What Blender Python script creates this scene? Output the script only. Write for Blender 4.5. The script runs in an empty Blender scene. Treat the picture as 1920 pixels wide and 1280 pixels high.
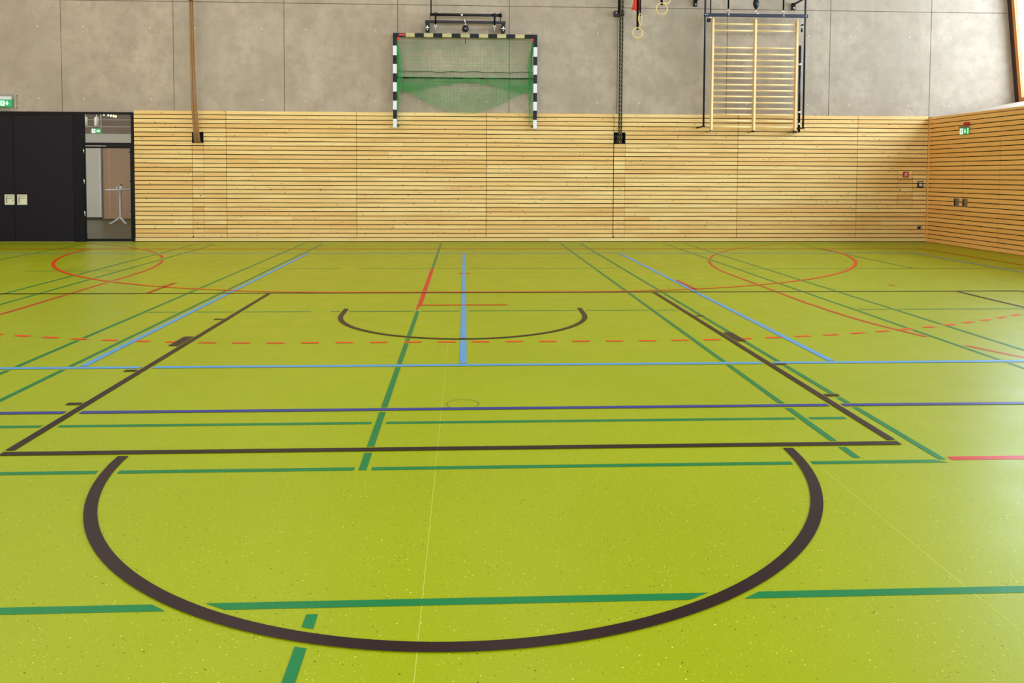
import bpy, bmesh, math, random
from mathutils import Vector, Matrix
import numpy as np

random.seed(7)
SC = bpy.context.scene
COL = SC.collection
PI = math.pi

# ------------------------------------------------------------------ camera
def make_camera():
    f, pitch, yaw, roll = 1482.235, 0.0444, 0.0476, 0.0041
    c, s, cp, sp, cr, sr = math.cos(yaw), math.sin(yaw), math.cos(pitch), math.sin(pitch), math.cos(roll), math.sin(roll)
    r0 = Vector((c, -s, 0)); fw = Vector((cp*s, cp*c, -sp)); u0 = Vector((sp*s, sp*c, cp))
    R = cr*r0 + sr*u0; U = cr*u0 - sr*r0
    cd = bpy.data.cameras.new('camera'); co = bpy.data.objects.new('camera', cd); COL.objects.link(co)
    cd.sensor_fit = 'HORIZONTAL'; cd.sensor_width = 36.0; cd.lens = f/1920*36
    cd.shift_x = 17.435/1920; cd.shift_y = -246.585/1920
    cd.clip_start = 0.05; cd.clip_end = 200
    m = Matrix(((R.x, U.x, -fw.x, 0.0134), (R.y, U.y, -fw.y, -10.0211), (R.z, U.z, -fw.z, 1.5014), (0, 0, 0, 1)))
    co.matrix_world = m
    SC.camera = co
make_camera()

# ------------------------------------------------------------------ world, lights, exposure
SC.view_settings.view_transform = 'Standard'
SC.view_settings.look = 'None'
SC.view_settings.exposure = -0.07
SC.view_settings.gamma = 1.0
SC.view_settings.use_curve_mapping = False
SC.cycles.max_bounces = 10
SC.cycles.diffuse_bounces = 5
SC.cycles.transparent_max_bounces = 12
SC.cycles.caustics_reflective = False
SC.cycles.caustics_refractive = False
SC.cycles.sample_clamp_indirect = 6.0

SKY_STRENGTH = 13.0
w = bpy.data.worlds.new('world'); SC.world = w; w.use_nodes = True
bg = w.node_tree.nodes['Background']
bg.inputs['Strength'].default_value = SKY_STRENGTH
# open blue-white sky on the window side (+X), dimmer warm daylight behind the camera (-Y)
_n = w.node_tree.nodes; _tc = _n.new('ShaderNodeTexCoord'); _sx = _n.new('ShaderNodeSeparateXYZ'); _mr = _n.new('ShaderNodeMapRange')
_mx = _n.new('ShaderNodeMix'); _mx.data_type = 'RGBA'
_mr.inputs[1].default_value = -0.75; _mr.inputs[2].default_value = 0.35
_mx.inputs['A'].default_value = (0.60, 0.515, 0.435, 1); _mx.inputs['B'].default_value = (0.83, 1.0, 1.22, 1)
w.node_tree.links.new(_tc.outputs['Generated'], _sx.inputs[0]); w.node_tree.links.new(_sx.outputs['X'], _mr.inputs[0])
w.node_tree.links.new(_mr.outputs[0], _mx.inputs['Factor']); w.node_tree.links.new(_mx.outputs['Result'], bg.inputs['Color'])

YW = 7.65      # face of the timber cladding on the back wall
YC = 7.69      # face of the concrete above it
ZR = 2.845     # top of the cladding on the right wall
XR = 10.605    # face of the cladding on the right wall
ZW = 2.872     # top of the cladding
ZC = 7.5       # ceiling
XL = -11.6     # left wall
YN = -16.0     # wall behind the camera
XO = 12.7      # foot of the high windows on the right

def area(name, loc, sx, sy, energy, color=(1, 1, 1), rot=(0, 0, 0), portal=False):
    l = bpy.data.lights.new(name, 'AREA'); l.shape = 'RECTANGLE'; l.size = sx; l.size_y = sy
    l.energy = energy; l.color = color
    o = bpy.data.objects.new(name, l); COL.objects.link(o); o.location = loc; o.rotation_euler = rot
    if portal: l.cycles.is_portal = True
    return o
# daylight enters through the long strip of windows on the right (portal = the window opening)
area('window_daylight_portal', (12.3, -4.2, 5.05), 3.6, 23.4, 1, rot=(0, PI/2, 0), portal=True)
# and through an added, unseen window strip behind the camera, for frontal light
area('window_daylight_portal', (0.3, -15.95, 5.2), 23.0, 3.6, 1, rot=(PI/2, 0, 0), portal=True)
# added fill: four rows of unseen area lights under the ceiling, evening out the hall
FILL_W = 28
for lx, lw_ in ((-10.0, 1.1), (-7.0, 1.3), (-3.5, 1.2), (1.0, .85)):
    for ly, lk in ((-10.0, .25), (-6.0, .65), (-2.0, 1.35), (2.0, 1.6), (5.0, 1.25)):
        area('added_ceiling_fill', (lx, ly, 7.36), 1.5, 0.30, FILL_W*lk*lw_, (1.0, 0.93, 0.85))
# the foyer's own lamp
area('foyer_lamp_light', (-10.6, 12.5, 3.35), 2.5, 4.0, 46, (1.0, 0.93, 0.85))

# ------------------------------------------------------------------ materials
def lin(c):
    return tuple(((v/255)/12.92 if v/255 <= 0.04045 else ((v/255+0.055)/1.055)**2.4) for v in c) + (1.0,)

def mat(name, rgb, rough=0.6, metal=0.0, noise=0.0, nscale=6.0, emit=None, estr=0.0, spec=0.5, stretch=(1, 1, 1), bump=0.0):
    m = bpy.data.materials.new(name); m.use_nodes = True
    nt = m.node_tree; b = nt.nodes['Principled BSDF']
    b.inputs['Roughness'].default_value = rough; b.inputs['Metallic'].default_value = metal
    b.inputs['Specular IOR Level'].default_value = spec
    b.inputs['Base Color'].default_value = lin(rgb)
    if noise or bump:
        tc = nt.nodes.new('ShaderNodeTexCoord'); mp = nt.nodes.new('ShaderNodeMapping'); mp.inputs['Scale'].default_value = stretch
        nz = nt.nodes.new('ShaderNodeTexNoise'); nz.inputs['Scale'].default_value = nscale; nz.inputs['Detail'].default_value = 5
        nt.links.new(tc.outputs['Object'], mp.inputs[0]); nt.links.new(mp.outputs[0], nz.inputs['Vector'])
        if noise:
            rp = nt.nodes.new('ShaderNodeMapRange'); rp.inputs[1].default_value = 0.3; rp.inputs[2].default_value = 0.7
            rp.inputs[3].default_value = 1-noise; rp.inputs[4].default_value = 1+noise
            mx = nt.nodes.new('ShaderNodeMix'); mx.data_type = 'RGBA'; mx.blend_type = 'MULTIPLY'; mx.inputs['Factor'].default_value = 1
            mx.inputs['A'].default_value = lin(rgb)
            nt.links.new(nz.outputs[0], rp.inputs[0]); nt.links.new(rp.outputs[0], mx.inputs['B'])
            nt.links.new(mx.outputs['Result'], b.inputs['Base Color'])
        if bump:
            bp = nt.nodes.new('ShaderNodeBump'); bp.inputs['Strength'].default_value = bump; bp.inputs['Distance'].default_value = 0.01
            nt.links.new(nz.outputs[0], bp.inputs['Height']); nt.links.new(bp.outputs[0], b.inputs['Normal'])
    if emit:
        b.inputs['Emission Color'].default_value = lin(emit); b.inputs['Emission Strength'].default_value = estr
    return m

def nodes_of(m): return m.node_tree.nodes, m.node_tree.links, m.node_tree.nodes['Principled BSDF']

def mixc(N, L, fac, a, b, blend='MIX'):
    x = N.new('ShaderNodeMix'); x.data_type = 'RGBA'; x.blend_type = blend
    for sock, v in (('Factor', fac), ('A', a), ('B', b)):
        if hasattr(v, 'is_output'): L.new(v, x.inputs[sock])
        else: x.inputs[sock].default_value = v
    return x.outputs['Result']

def maprange(N, L, src, a, b, c, d, clamp=True):
    x = N.new('ShaderNodeMapRange'); x.clamp = clamp
    for i, v in zip((1, 2, 3, 4), (a, b, c, d)): x.inputs[i].default_value = v
    L.new(src, x.inputs[0]); return x.outputs[0]

def math2(N, L, op, a, b):
    x = N.new('ShaderNodeMath'); x.operation = op
    for i, v in enumerate((a, b)):
        if hasattr(v, 'is_output'): L.new(v, x.inputs[i])
        else: x.inputs[i].default_value = v
    return x.outputs[0]

def floor_material():
    m = mat('green_linoleum', (176, 187, 58), rough=0.36, spec=0.18)
    N, L, B = nodes_of(m)
    tc = N.new('ShaderNodeTexCoord'); V = tc.outputs['Object']
    n1 = N.new('ShaderNodeTexNoise'); n1.inputs['Scale'].default_value = 0.55; n1.inputs['Detail'].default_value = 3; L.new(V, n1.inputs['Vector'])
    n2 = N.new('ShaderNodeTexNoise'); n2.inputs['Scale'].default_value = 90; n2.inputs['Detail'].default_value = 3; L.new(V, n2.inputs['Vector'])
    col = mixc(N, L, maprange(N, L, n1.outputs[0], .35, .65, 0, 1), lin(FLOOR_A), lin(FLOOR_B))
    col = mixc(N, L, maprange(N, L, n2.outputs[0], .3, .7, 0, 0.45), col, lin(FLOOR_C))
    # scattered chips: dark, pale yellow and fine ones
    for scale, rad, lo, hi, rgb, strength in ((58, .19, .0, .10, (64, 70, 14), .8), (62, .17, .82, .92, (235, 228, 120), .9), (110, .22, .0, .14, (84, 90, 20), .65), (120, .22, .87, 1.0, (226, 222, 110), .7), (22, .09, 0, .3, (44, 46, 12), .8)):
        v = N.new('ShaderNodeTexVoronoi'); v.inputs['Scale'].default_value = scale; v.inputs['Randomness'].default_value = 1; L.new(V, v.inputs['Vector'])
        spot = maprange(N, L, v.outputs['Distance'], rad*.7, rad, 1, 0)
        sep = N.new('ShaderNodeSeparateColor'); L.new(v.outputs['Color'], sep.inputs[0])
        pick = math2(N, L, 'MULTIPLY', math2(N, L, 'GREATER_THAN', sep.outputs[0], lo), math2(N, L, 'LESS_THAN', sep.outputs[0], hi))
        col = mixc(N, L, math2(N, L, 'MULTIPLY', math2(N, L, 'MULTIPLY', spot, pick), strength), col, lin(rgb))
    L.new(col, B.inputs['Base Color'])
    n3 = N.new('ShaderNodeTexNoise'); n3.inputs['Scale'].default_value = 3; L.new(V, n3.inputs['Vector'])
    L.new(maprange(N, L, n3.outputs[0], .3, .7, .33, .40), B.inputs['Roughness'])
    return m
FLOOR_A = (150, 156, 4); FLOOR_B = (145, 151, 3); FLOOR_C = (132, 138, 4)

def wood_material(name, a, b, c, axis='X', knots=True):
    m = mat(name, a, rough=0.55, spec=0.3)
    N, L, B = nodes_of(m)
    tc = N.new('ShaderNodeTexCoord'); V = tc.outputs['Object']
    geo = N.new('ShaderNodeNewGeometry'); rnd = geo.outputs['Random Per Island']
    off = N.new('ShaderNodeVectorMath'); off.operation = 'ADD'
    cmb = N.new('ShaderNodeCombineXYZ'); L.new(math2(N, L, 'MULTIPLY', rnd, 37.0), cmb.inputs[0]); L.new(math2(N, L, 'MULTIPLY', rnd, 91.0), cmb.inputs[1])
    L.new(math2(N, L, 'MULTIPLY', rnd, 53.0), cmb.inputs[2])
    L.new(V, off.inputs[0]); L.new(cmb.outputs[0], off.inputs[1])
    def mapped(sc):
        mp = N.new('ShaderNodeMapping'); mp.inputs['Scale'].default_value = sc; L.new(off.outputs[0], mp.inputs[0]); return mp.outputs[0]
    s = (1.2, 22, 34) if axis == 'X' else ((22, 1.2, 34) if axis == 'Y' else (30, 30, 1.2))
    n = N.new('ShaderNodeTexNoise'); n.inputs['Scale'].default_value = 1.0; n.inputs['Detail'].default_value = 6; n.inputs['Distortion'].default_value = .4; L.new(mapped(s), n.inputs['Vector'])
    s2 = (.5, 5, 7) if axis == 'X' else ((5, .5, 7) if axis == 'Y' else (6, 6, .5))
    n2 = N.new('ShaderNodeTexNoise'); n2.inputs['Scale'].default_value = 1.0; n2.inputs['Detail'].default_value = 3; L.new(mapped(s2), n2.inputs['Vector'])
    col = mixc(N, L, maprange(N, L, rnd, .15, 1.0, 0, 1), lin(a), lin(b))
    col = mixc(N, L, maprange(N, L, n.outputs[0], .42, .72, 0, .55), col, lin(c))
    col = mixc(N, L, maprange(N, L, n2.outputs[0], .5, .75, 0, .55), col, lin(c))
    if knots:
        ks = (7.5, 12, 19) if axis == 'X' else (12, 7.5, 19)
        v = N.new('ShaderNodeTexVoronoi'); v.inputs['Scale'].default_value = 1; L.new(mapped(ks), v.inputs['Vector'])
        sep = N.new('ShaderNodeSeparateColor'); L.new(v.outputs['Color'], sep.inputs[0])
        spot = math2(N, L, 'MULTIPLY', maprange(N, L, v.outputs['Distance'], .11, .17, 1, 0), math2(N, L, 'LESS_THAN', sep.outputs[0], .40))
        col = mixc(N, L, math2(N, L, 'MULTIPLY', spot, .8), col, lin((92, 54, 26)))
    L.new(col, B.inputs['Base Color'])
    return m

def concrete_material():
    m = mat('fair_faced_concrete', (176, 164, 146), rough=0.75, spec=0.25)
    N, L, B = nodes_of(m)
    tc = N.new('ShaderNodeTexCoord'); V = tc.outputs['Object']
    geo = N.new('ShaderNodeNewGeometry'); rnd = geo.outputs['Random Per Island']
    def noise(scale, detail, stretch=(1, 1, 1)):
        mp = N.new('ShaderNodeMapping'); mp.inputs['Scale'].default_value = stretch; L.new(V, mp.inputs[0])
        n = N.new('ShaderNodeTexNoise'); n.inputs['Scale'].default_value = scale; n.inputs['Detail'].default_value = detail; n.inputs['Roughness'].default_value = .6
        L.new(mp.outputs[0], n.inputs['Vector']); return n.outputs[0]
    col = mixc(N, L, maprange(N, L, noise(.7, 5), .35, .65, 0, 1), lin((188, 168, 149)), lin((162, 143, 125)))
    col = mixc(N, L, maprange(N, L, noise(5, 6), .42, .66, 0, .6), col, lin((150, 132, 114)))
    col = mixc(N, L, maprange(N, L, noise(1.0, 4, (3, 3, .6)), .52, .75, 0, .4), col, lin((182, 171, 158)))
    col = mixc(N, L, maprange(N, L, noise(60, 3), .35, .7, 0, .35), col, lin((146, 135, 122)))
    col = mixc(N, L, maprange(N, L, rnd, 0, 1, 0, .25), col, lin((166, 150, 134)))
    v = N.new('ShaderNodeTexVoronoi'); v.inputs['Scale'].default_value = 2.6; L.new(V, v.inputs['Vector'])
    sep = N.new('ShaderNodeSeparateColor'); L.new(v.outputs['Color'], sep.inputs[0])
    sp = math2(N, L, 'MULTIPLY', maprange(N, L, v.outputs['Distance'], .02, .11, 1, 0), math2(N, L, 'LESS_THAN', sep.outputs[1], .3))
    col = mixc(N, L, math2(N, L, 'MULTIPLY', sp, .35), col, lin((110, 98, 86)))
    L.new(col, B.inputs['Base Color'])
    return m

def glass_material():
    m = bpy.data.materials.new('clear_glass'); m.use_nodes = True; nt = m.node_tree
    for n in list(nt.nodes): nt.nodes.remove(n)
    out = nt.nodes.new('ShaderNodeOutputMaterial'); t = nt.nodes.new('ShaderNodeBsdfTransparent'); g = nt.nodes.new('ShaderNodeBsdfGlossy')
    g.inputs['Roughness'].default_value = 0.02; t.inputs['Color'].default_value = (.93, .96, .95, 1)
    lw = nt.nodes.new('ShaderNodeLayerWeight'); lw.inputs['Blend'].default_value = 0.5
    pw = nt.nodes.new('ShaderNodeMath'); pw.operation = 'POWER'; pw.inputs[1].default_value = 4.0; nt.links.new(lw.outputs['Facing'], pw.inputs[0])
    fr = nt.nodes.new('ShaderNodeMapRange'); fr.inputs[3].default_value = 0.045; fr.inputs[4].default_value = 0.8; nt.links.new(pw.outputs[0], fr.inputs[0])
    mx = nt.nodes.new('ShaderNodeMixShader'); nt.links.new(fr.outputs[0], mx.inputs[0]); nt.links.new(t.outputs[0], mx.inputs[1]); nt.links.new(g.outputs[0], mx.inputs[2])
    nt.links.new(mx.outputs[0], out.inputs['Surface']); return m

M = {}
M['floor'] = floor_material()
M['concrete'] = concrete_material()
M['plug'] = mat('concrete_plug', (196, 186, 172), .7)
M['joint'] = mat('dark_joint', (98, 76, 54), .9)
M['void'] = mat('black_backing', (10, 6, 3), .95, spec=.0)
M['wood'] = wood_material('spruce_boards', (236, 202, 136), (226, 182, 112), (204, 146, 78))
M['wood_side'] = wood_material('spruce_boards_brightened', (252, 196, 122), (246, 186, 110), (228, 164, 92), axis='Y', knots=False)  # same boards as the back wall, colours lightened in place of missing light
M['plinth_wood'] = wood_material('spruce_plinth', (226, 196, 138), (220, 186, 124), (206, 168, 104), knots=False)
M['black'] = mat('black_door_laminate', (18, 11, 21), .5, noise=.25, nscale=40, spec=.25)
M['black_edge'] = mat('black_frame_paint', (14, 10, 15), .45, spec=.2)
M['shell'] = mat('brushed_aluminium_shell', (216, 206, 178), .45, .0, noise=.05)
M['shell_dark'] = mat('grey_steel_shell', (128, 120, 104), .4, .3)
M['glass'] = glass_material()
M['chrome'] = mat('chrome', (210, 210, 215), .18, 1.0)
M['steel_black'] = mat('black_coated_steel', (20, 13, 23), .35, spec=.3)
M['steel_blue'] = mat('anthracite_steel', (27, 26, 44), .35, spec=.35)
M['white'] = mat('white_paint', (214, 214, 218), .45)
M['white_shaded'] = mat('goal_bar_shaded_white', (180, 164, 112), .45)  # white crossbar stripes, with their shade put into the colour
M['gloss_black'] = mat('black_paint', (6, 5, 8), .4, spec=.2)
M['net'] = mat('green_net_cord', (26, 150, 62), .8)
M['net_dark'] = mat('dark_green_cord', (22, 74, 40), .8)
M['red'] = mat('red_tape', (196, 26, 34), .5)
M['orange'] = mat('orange_cloth', (238, 66, 26), .75, noise=.12, nscale=20)
M['beech'] = mat('beech_bars', (244, 208, 150), .4, noise=.07, nscale=5, stretch=(1, 1, .1))
M['beech_ring'] = mat('beech_ring', (226, 186, 122), .35, noise=.06, nscale=20)
M['rope'] = mat('hemp_rope', (152, 108, 64), .9, noise=.25, nscale=70, bump=.4)
M['rope_dark'] = mat('dark_braid', (20, 16, 12), .9)
M['rope_yellow'] = mat('yellow_braid', (128, 112, 66), .9)
M['webbing'] = mat('black_webbing', (8, 6, 12), .8, spec=.1)
M['sign_green'] = mat('exit_sign_green', (20, 150, 80), .4, emit=(20, 160, 84), estr=.55)
M['sign_white'] = mat('exit_sign_white', (235, 250, 242), .4, emit=(225, 255, 240), estr=.8)
M['fire_red'] = mat('fire_sign_red', (176, 22, 30), .5)
M['grey'] = mat('grey_plastic', (120, 112, 98), .5)
M['beige'] = mat('beige_plastic', (206, 198, 170), .5)
M['frame_wood'] = mat('window_frame_larch', (212, 134, 66), .45, noise=.1, nscale=8, stretch=(1, 1, .15))
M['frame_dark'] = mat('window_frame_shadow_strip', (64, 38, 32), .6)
M['sill'] = M['concrete']
M['ceiling'] = mat('pale_ceiling', (214, 208, 196), .8, noise=.04)
M['foyer_floor'] = mat('foyer_slate_floor', (84, 78, 66), .35, noise=.12, nscale=3)
M['foyer_wood'] = mat('foyer_brown_panel', (156, 106, 50), .5, noise=.1, nscale=2, stretch=(1, 1, .3))
M['foyer_ceiling'] = mat('foyer_brown_ceiling', (120, 82, 46), .6, noise=.12, nscale=3)
M['foyer_white'] = mat('foyer_white_panel', (206, 192, 170), .6, noise=.04)
M['bulb'] = mat('warm_bulb', (255, 240, 200), .4, emit=(255, 232, 180), estr=3.0)
M['pendant'] = mat('opal_pendant', (222, 218, 212), .5)
M['leaf'] = mat('dark_leaf', (44, 48, 28), .7)
def line_mat(name, rgb): return mat(name, rgb, .36, noise=.04, nscale=9, spec=.16)
M['l_brown'] = line_mat('brown_line_paint', (34, 10, 20))
M['l_green'] = line_mat('green_line_paint', (8, 108, 58))
M['l_dblue'] = line_mat('dark_blue_line_paint', (42, 48, 126))
M['l_lblue'] = line_mat('light_blue_line_paint', (82, 140, 196))
M['l_red'] = line_mat('red_line_paint', (188, 20, 32))
M['l_orange'] = line_mat('orange_red_line_paint', (214, 54, 14))
M['l_rust'] = line_mat('rust_red_line_paint', (176, 44, 22))
M['seam'] = mat('floor_weld_seam', (166, 174, 50), .5)
M['ring_dark'] = mat('floor_socket_gap', (72, 80, 14), .6)

# ------------------------------------------------------------------ mesh builder
class MB:
    def __init__(s): s.v = []; s.f = []; s.mi = []; s.sm = []
    def add(s, verts, faces, m=0, smooth=False):
        b = len(s.v); s.v += [tuple(p) for p in verts]
        for f in faces: s.f.append(tuple(b+i for i in f)); s.mi.append(m); s.sm.append(smooth)
        return s
    def box(s, x0, x1, y0, y1, z0, z1, m=0):
        v = [(x, y, z) for x in (x0, x1) for y in (y0, y1) for z in (z0, z1)]
        return s.add(v, [(0, 1, 3, 2), (4, 6, 7, 5), (0, 4, 5, 1), (2, 3, 7, 6), (0, 2, 6, 4), (1, 5, 7, 3)], m)
    def cbox(s, c, d, m=0):
        return s.box(c[0]-d[0]/2, c[0]+d[0]/2, c[1]-d[1]/2, c[1]+d[1]/2, c[2]-d[2]/2, c[2]+d[2]/2, m)
    def tube(s, pts, r, n=8, m=0, closed=False, cap=True, pick=None, smooth=True):
        P = [Vector(p) for p in pts]; k = len(P)
        rr = r if hasattr(r, '__len__') else [r]*k
        tang = []
        for i in range(k):
            a = P[i-1] if (i > 0 or closed) else P[i]; b = P[(i+1) % k] if (i < k-1 or closed) else P[i]
            tang.append((b-a).normalized())
        ref = Vector((0, 0, 1)) if abs(tang[0].z) < .9 else Vector((1, 0, 0))
        nx = (ref - tang[0]*ref.dot(tang[0])).normalized()
        base = len(s.v)
        for i in range(k):
            t = tang[i]; nx = (nx - t*nx.dot(t)).normalized(); ny = t.cross(nx)
            for j in range(n):
                a = 2*PI*j/n; s.v.append(tuple(P[i] + (nx*math.cos(a) + ny*math.sin(a))*rr[i]))
        for i in range(k if closed else k-1):
            i2 = (i+1) % k
            for j in range(n):
                j2 = (j+1) % n
                s.f.append((base+i*n+j, base+i*n+j2, base+i2*n+j2, base+i2*n+j)); s.mi.append(pick(i, j) if pick else m); s.sm.append(smooth)
        if cap and not closed:
            s.f.append(tuple(base+j for j in reversed(range(n)))); s.mi.append(m); s.sm.append(False)
            s.f.append(tuple(base+(k-1)*n+j for j in range(n))); s.mi.append(m); s.sm.append(False)
        return s
    def cyl(s, a, b, r, n=12, m=0): return s.tube([a, b], r, n, m)
    def torus(s, c, R, r, ax=(1, 0, 0), ay=(0, 0, 1), n=40, k=10, m=0):
        c = Vector(c); ax = Vector(ax).normalized(); ay = Vector(ay).normalized()
        return s.tube([c + ax*R*math.cos(2*PI*i/n) + ay*R*math.sin(2*PI*i/n) for i in range(n)], r, k, m, closed=True)
    def lathe(s, c, prof, n=20, m=0):
        base = len(s.v); k = len(prof)
        for (r, z) in prof:
            for j in range(n):
                a = 2*PI*j/n; s.v.append((c[0]+r*math.cos(a), c[1]+r*math.sin(a), c[2]+z))
        for i in range(k-1):
            for j in range(n):
                j2 = (j+1) % n; s.f.append((base+i*n+j, base+i*n+j2, base+(i+1)*n+j2, base+(i+1)*n+j)); s.mi.append(m); s.sm.append(True)
        s.f.append(tuple(base+j for j in reversed(range(n)))); s.mi.append(m); s.sm.append(False)
        s.f.append(tuple(base+(k-1)*n+j for j in range(n))); s.mi.append(m); s.sm.append(False)
        return s
    def prism(s, poly, to3, d, m=0):
        """poly = 2D outline, to3(u, v, w) gives the 3D point, d = thickness along w"""
        n = len(poly); v = [to3(u, q, 0) for u, q in poly] + [to3(u, q, d) for u, q in poly]
        f = [tuple(range(n)), tuple(range(2*n-1, n-1, -1))] + [(i, i+n, (i+1) % n+n, (i+1) % n) for i in range(n)]
        return s.add(v, f, m)
    def build(s, name, mats, parent=None, bevel=0.0, recalc=True):
        org = Vector(parent_loc(parent)) if parent else Vector((0, 0, 0))
        me = bpy.data.meshes.new(name)
        me.from_pydata([tuple(Vector(p)-org) for p in s.v], [], s.f)
        for mm in (mats if isinstance(mats, (list, tuple)) else [mats]): me.materials.append(mm)
        me.polygons.foreach_set('material_index', s.mi); me.polygons.foreach_set('use_smooth', s.sm)
        if recalc:
            bm = bmesh.new(); bm.from_mesh(me); bmesh.ops.recalc_face_normals(bm, faces=bm.faces); bm.to_mesh(me); bm.free()
        me.update()
        o = bpy.data.objects.new(name, me); COL.objects.link(o)
        if parent: o.parent = parent
        if bevel:
            b = o.modifiers.new('bevel', 'BEVEL'); b.width = bevel; b.segments = 2; b.limit_method = 'ANGLE'
        return o

def parent_loc(p):
    l = Vector((0, 0, 0))
    while p is not None: l += Vector(p.location); p = p.parent
    return l

def tag(o, label=None, cat=None, group=None, kind=None):
    if label: o['label'] = label
    if cat: o['category'] = cat
    if group: o['group'] = group
    if kind: o['kind'] = kind
    return o

def thing(name, loc, label, cat, group=None, kind=None):
    o = bpy.data.objects.new(name, None); COL.objects.link(o); o.location = loc; o.empty_display_size = .1
    return tag(o, label, cat, group, kind)

# ------------------------------------------------------------------ floor and its painted lines
floor = MB().box(XL-.3, XR+.05, YN-.3, YW+.05, -.25, 0).build('floor', M['floor'])
tag(floor, 'speckled yellow-green sports floor covered with painted court lines', 'floor', kind='structure')

MARKS = []   # (name, label, material, priority, width, [polyline, ...])
def mark(name, label, material, prio, width, *polys): MARKS.append((name, label, material, prio, width, polys))
def H(y, x0, x1): return [(x0, y), (x1, y)]
def Vv(x, y0, y1): return [(x, y0), (x, y1)]
def arc(cx, cy, r, a0, a1, step=1.5):
    n = max(8, int(abs(a1-a0)/step)); return [(cx+r*math.cos(math.radians(a0+(a1-a0)*i/n)), cy+r*math.sin(math.radians(a0+(a1-a0)*i/n))) for i in range(n+1)]

# basketball court lying across the hall, dark brown
mark('baseline', 'thin dark brown baseline running across behind the key', 'l_brown', 0, .05, H(0, XL+.1, 7.335), Vv(7.31, -.05, -14))
mark('free_throw_line', 'dark brown free-throw line closing the near end of the key', 'l_brown', 0, .055, H(-5.742, -2.46, 2.46))
mark('key_line', 'dark brown slanting side of the key on the window-far side', 'l_brown', .1, .05, Vv(-2.442, -.02, -5.71))
mark('key_line', 'dark brown slanting side of the key nearer the windows', 'l_brown', .1, .05, Vv(2.442, -.02, -5.71))
mark('free_throw_arc', 'large dark brown half circle in the foreground', 'l_brown', .1, .055, arc(0, -5.775, 1.795, 180.8, 359.2, 1))
mark('no_charge_arc', 'smaller dark brown half circle inside the key', 'l_brown', .1, .052, [(-1.305, -1.19)] + arc(0, -1.55, 1.30, 180, 360, 2) + [(1.305, -1.19)])
for sx, ys in ((-1, (-1.80, -3.945, -4.815)), (1, (-1.735, -3.888, -4.778))):
    side = 'window-far' if sx < 0 else 'window-side'
    x0, x1 = (-2.57, -2.478) if sx < 0 else (2.478, 2.575)
    yb = (-3.075, -2.674) if sx < 0 else (-3.02, -2.618)
    mark('neutral_block', 'broad dark brown block on the %s edge of the key' % side, 'l_brown', .1, .085, Vv((x0+x1)/2, yb[0], yb[1]))
    for y, wh in zip(ys, ('farthest', 'middle', 'nearest')):
        mark('lane_mark', 'short dark brown dash on the %s edge of the key, %s of three' % (side, wh), 'l_brown', .1, .05, H(y, x0, x1))
mark('neighbour_key_line', 'thin dark brown line slanting off by the right wall', 'l_brown', .2, .05, Vv(6.447, 0, -6))
# volleyball court, light blue, and one dark blue line
mark('dark_blue_line', 'dark blue line crossing the whole floor', 'l_dblue', 1, .052, H(-5.005, XL+.1, XR-.1))
mark('volleyball_side_line', 'light blue line crossing the whole floor in the middle distance', 'l_lblue', 2, .062, H(-3.84, -8.8, 8.83))
mark('volleyball_side_line', 'faint light blue line near the far wall', 'l_lblue', 2, .05, H(5.06, -8.8, 8.83))
mark('volleyball_end_line', 'light blue line running towards the viewer by the right wall', 'l_lblue', 2.1, .05, Vv(8.8, -3.84, 5.06))
mark('volleyball_end_line', 'light blue line running towards the viewer by the black doors', 'l_lblue', 2.1, .05, Vv(-8.8, -3.84, 5.06))
mark('volleyball_centre_line', 'broad light blue centre line in the middle of the key', 'l_lblue', 2.1, .056, Vv(0, -3.80, 5.06))
mark('attack_line', 'light blue slanting line on the side of the black doors', 'l_lblue', 2.1, .058, Vv(-2.952, -3.80, 5.03))
mark('attack_line', 'light blue slanting line on the side of the wall bars', 'l_lblue', 2.1, .058, Vv(2.99, -3.80, 5.03))
# handball court lying across the hall, orange red
mark('goal_area_line', 'long orange-red goal area line bowing in front of the hanging goal', 'l_orange', 3, .05, arc(-1.5, 5.95, 5.9, 180, 270) + arc(1.5, 5.95, 5.9, 270, 360))
mark('handball_goal_line', 'thin orange goal line close to the far wall', 'l_orange', 3, .05, H(5.93, -9.6, 9.55), Vv(9.52, 5.93, -9))
mark('seven_metre_line', 'short orange-red line in front of the small half circle', 'l_orange', 2.9, .05, H(-.953, -.5, .505))
mark('four_metre_mark', 'tiny orange-red dash across the light blue centre line', 'l_orange', 2.9, .05, H(1.968, -.075, .09))
dash = []
cirp = arc(-1.5, 5.95, 8.92, 176, 270, .25)[:-1] + [(-1.5+.04*i, -2.97) for i in range(76)] + arc(1.5, 5.95, 8.92, 270, 364, .25)[1:]
cum = [0]
for a, b in zip(cirp, cirp[1:]): cum.append(cum[-1]+math.hypot(b[0]-a[0], b[1]-a[1]))
mid = cum[-1]/2
def at_len(d):
    j = max(0, min(len(cum)-2, next((i for i in range(len(cum)-1) if cum[i+1] >= d), len(cum)-2)))
    t = (d-cum[j])/max(1e-9, cum[j+1]-cum[j]); a, b = cirp[j], cirp[j+1]; return (a[0]+(b[0]-a[0])*t, a[1]+(b[1]-a[1])*t)
for i in range(-56, 57):
    d = mid + .155 + .3035*i
    if d-.08 > 0 and d+.08 < cum[-1]: dash.append([at_len(d-.079), at_len(d), at_len(d+.079)])
mark('nine_metre_line', 'dashed orange-red arc of short strokes crossing the floor', 'l_orange', 2.95, .052, *dash)
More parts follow.
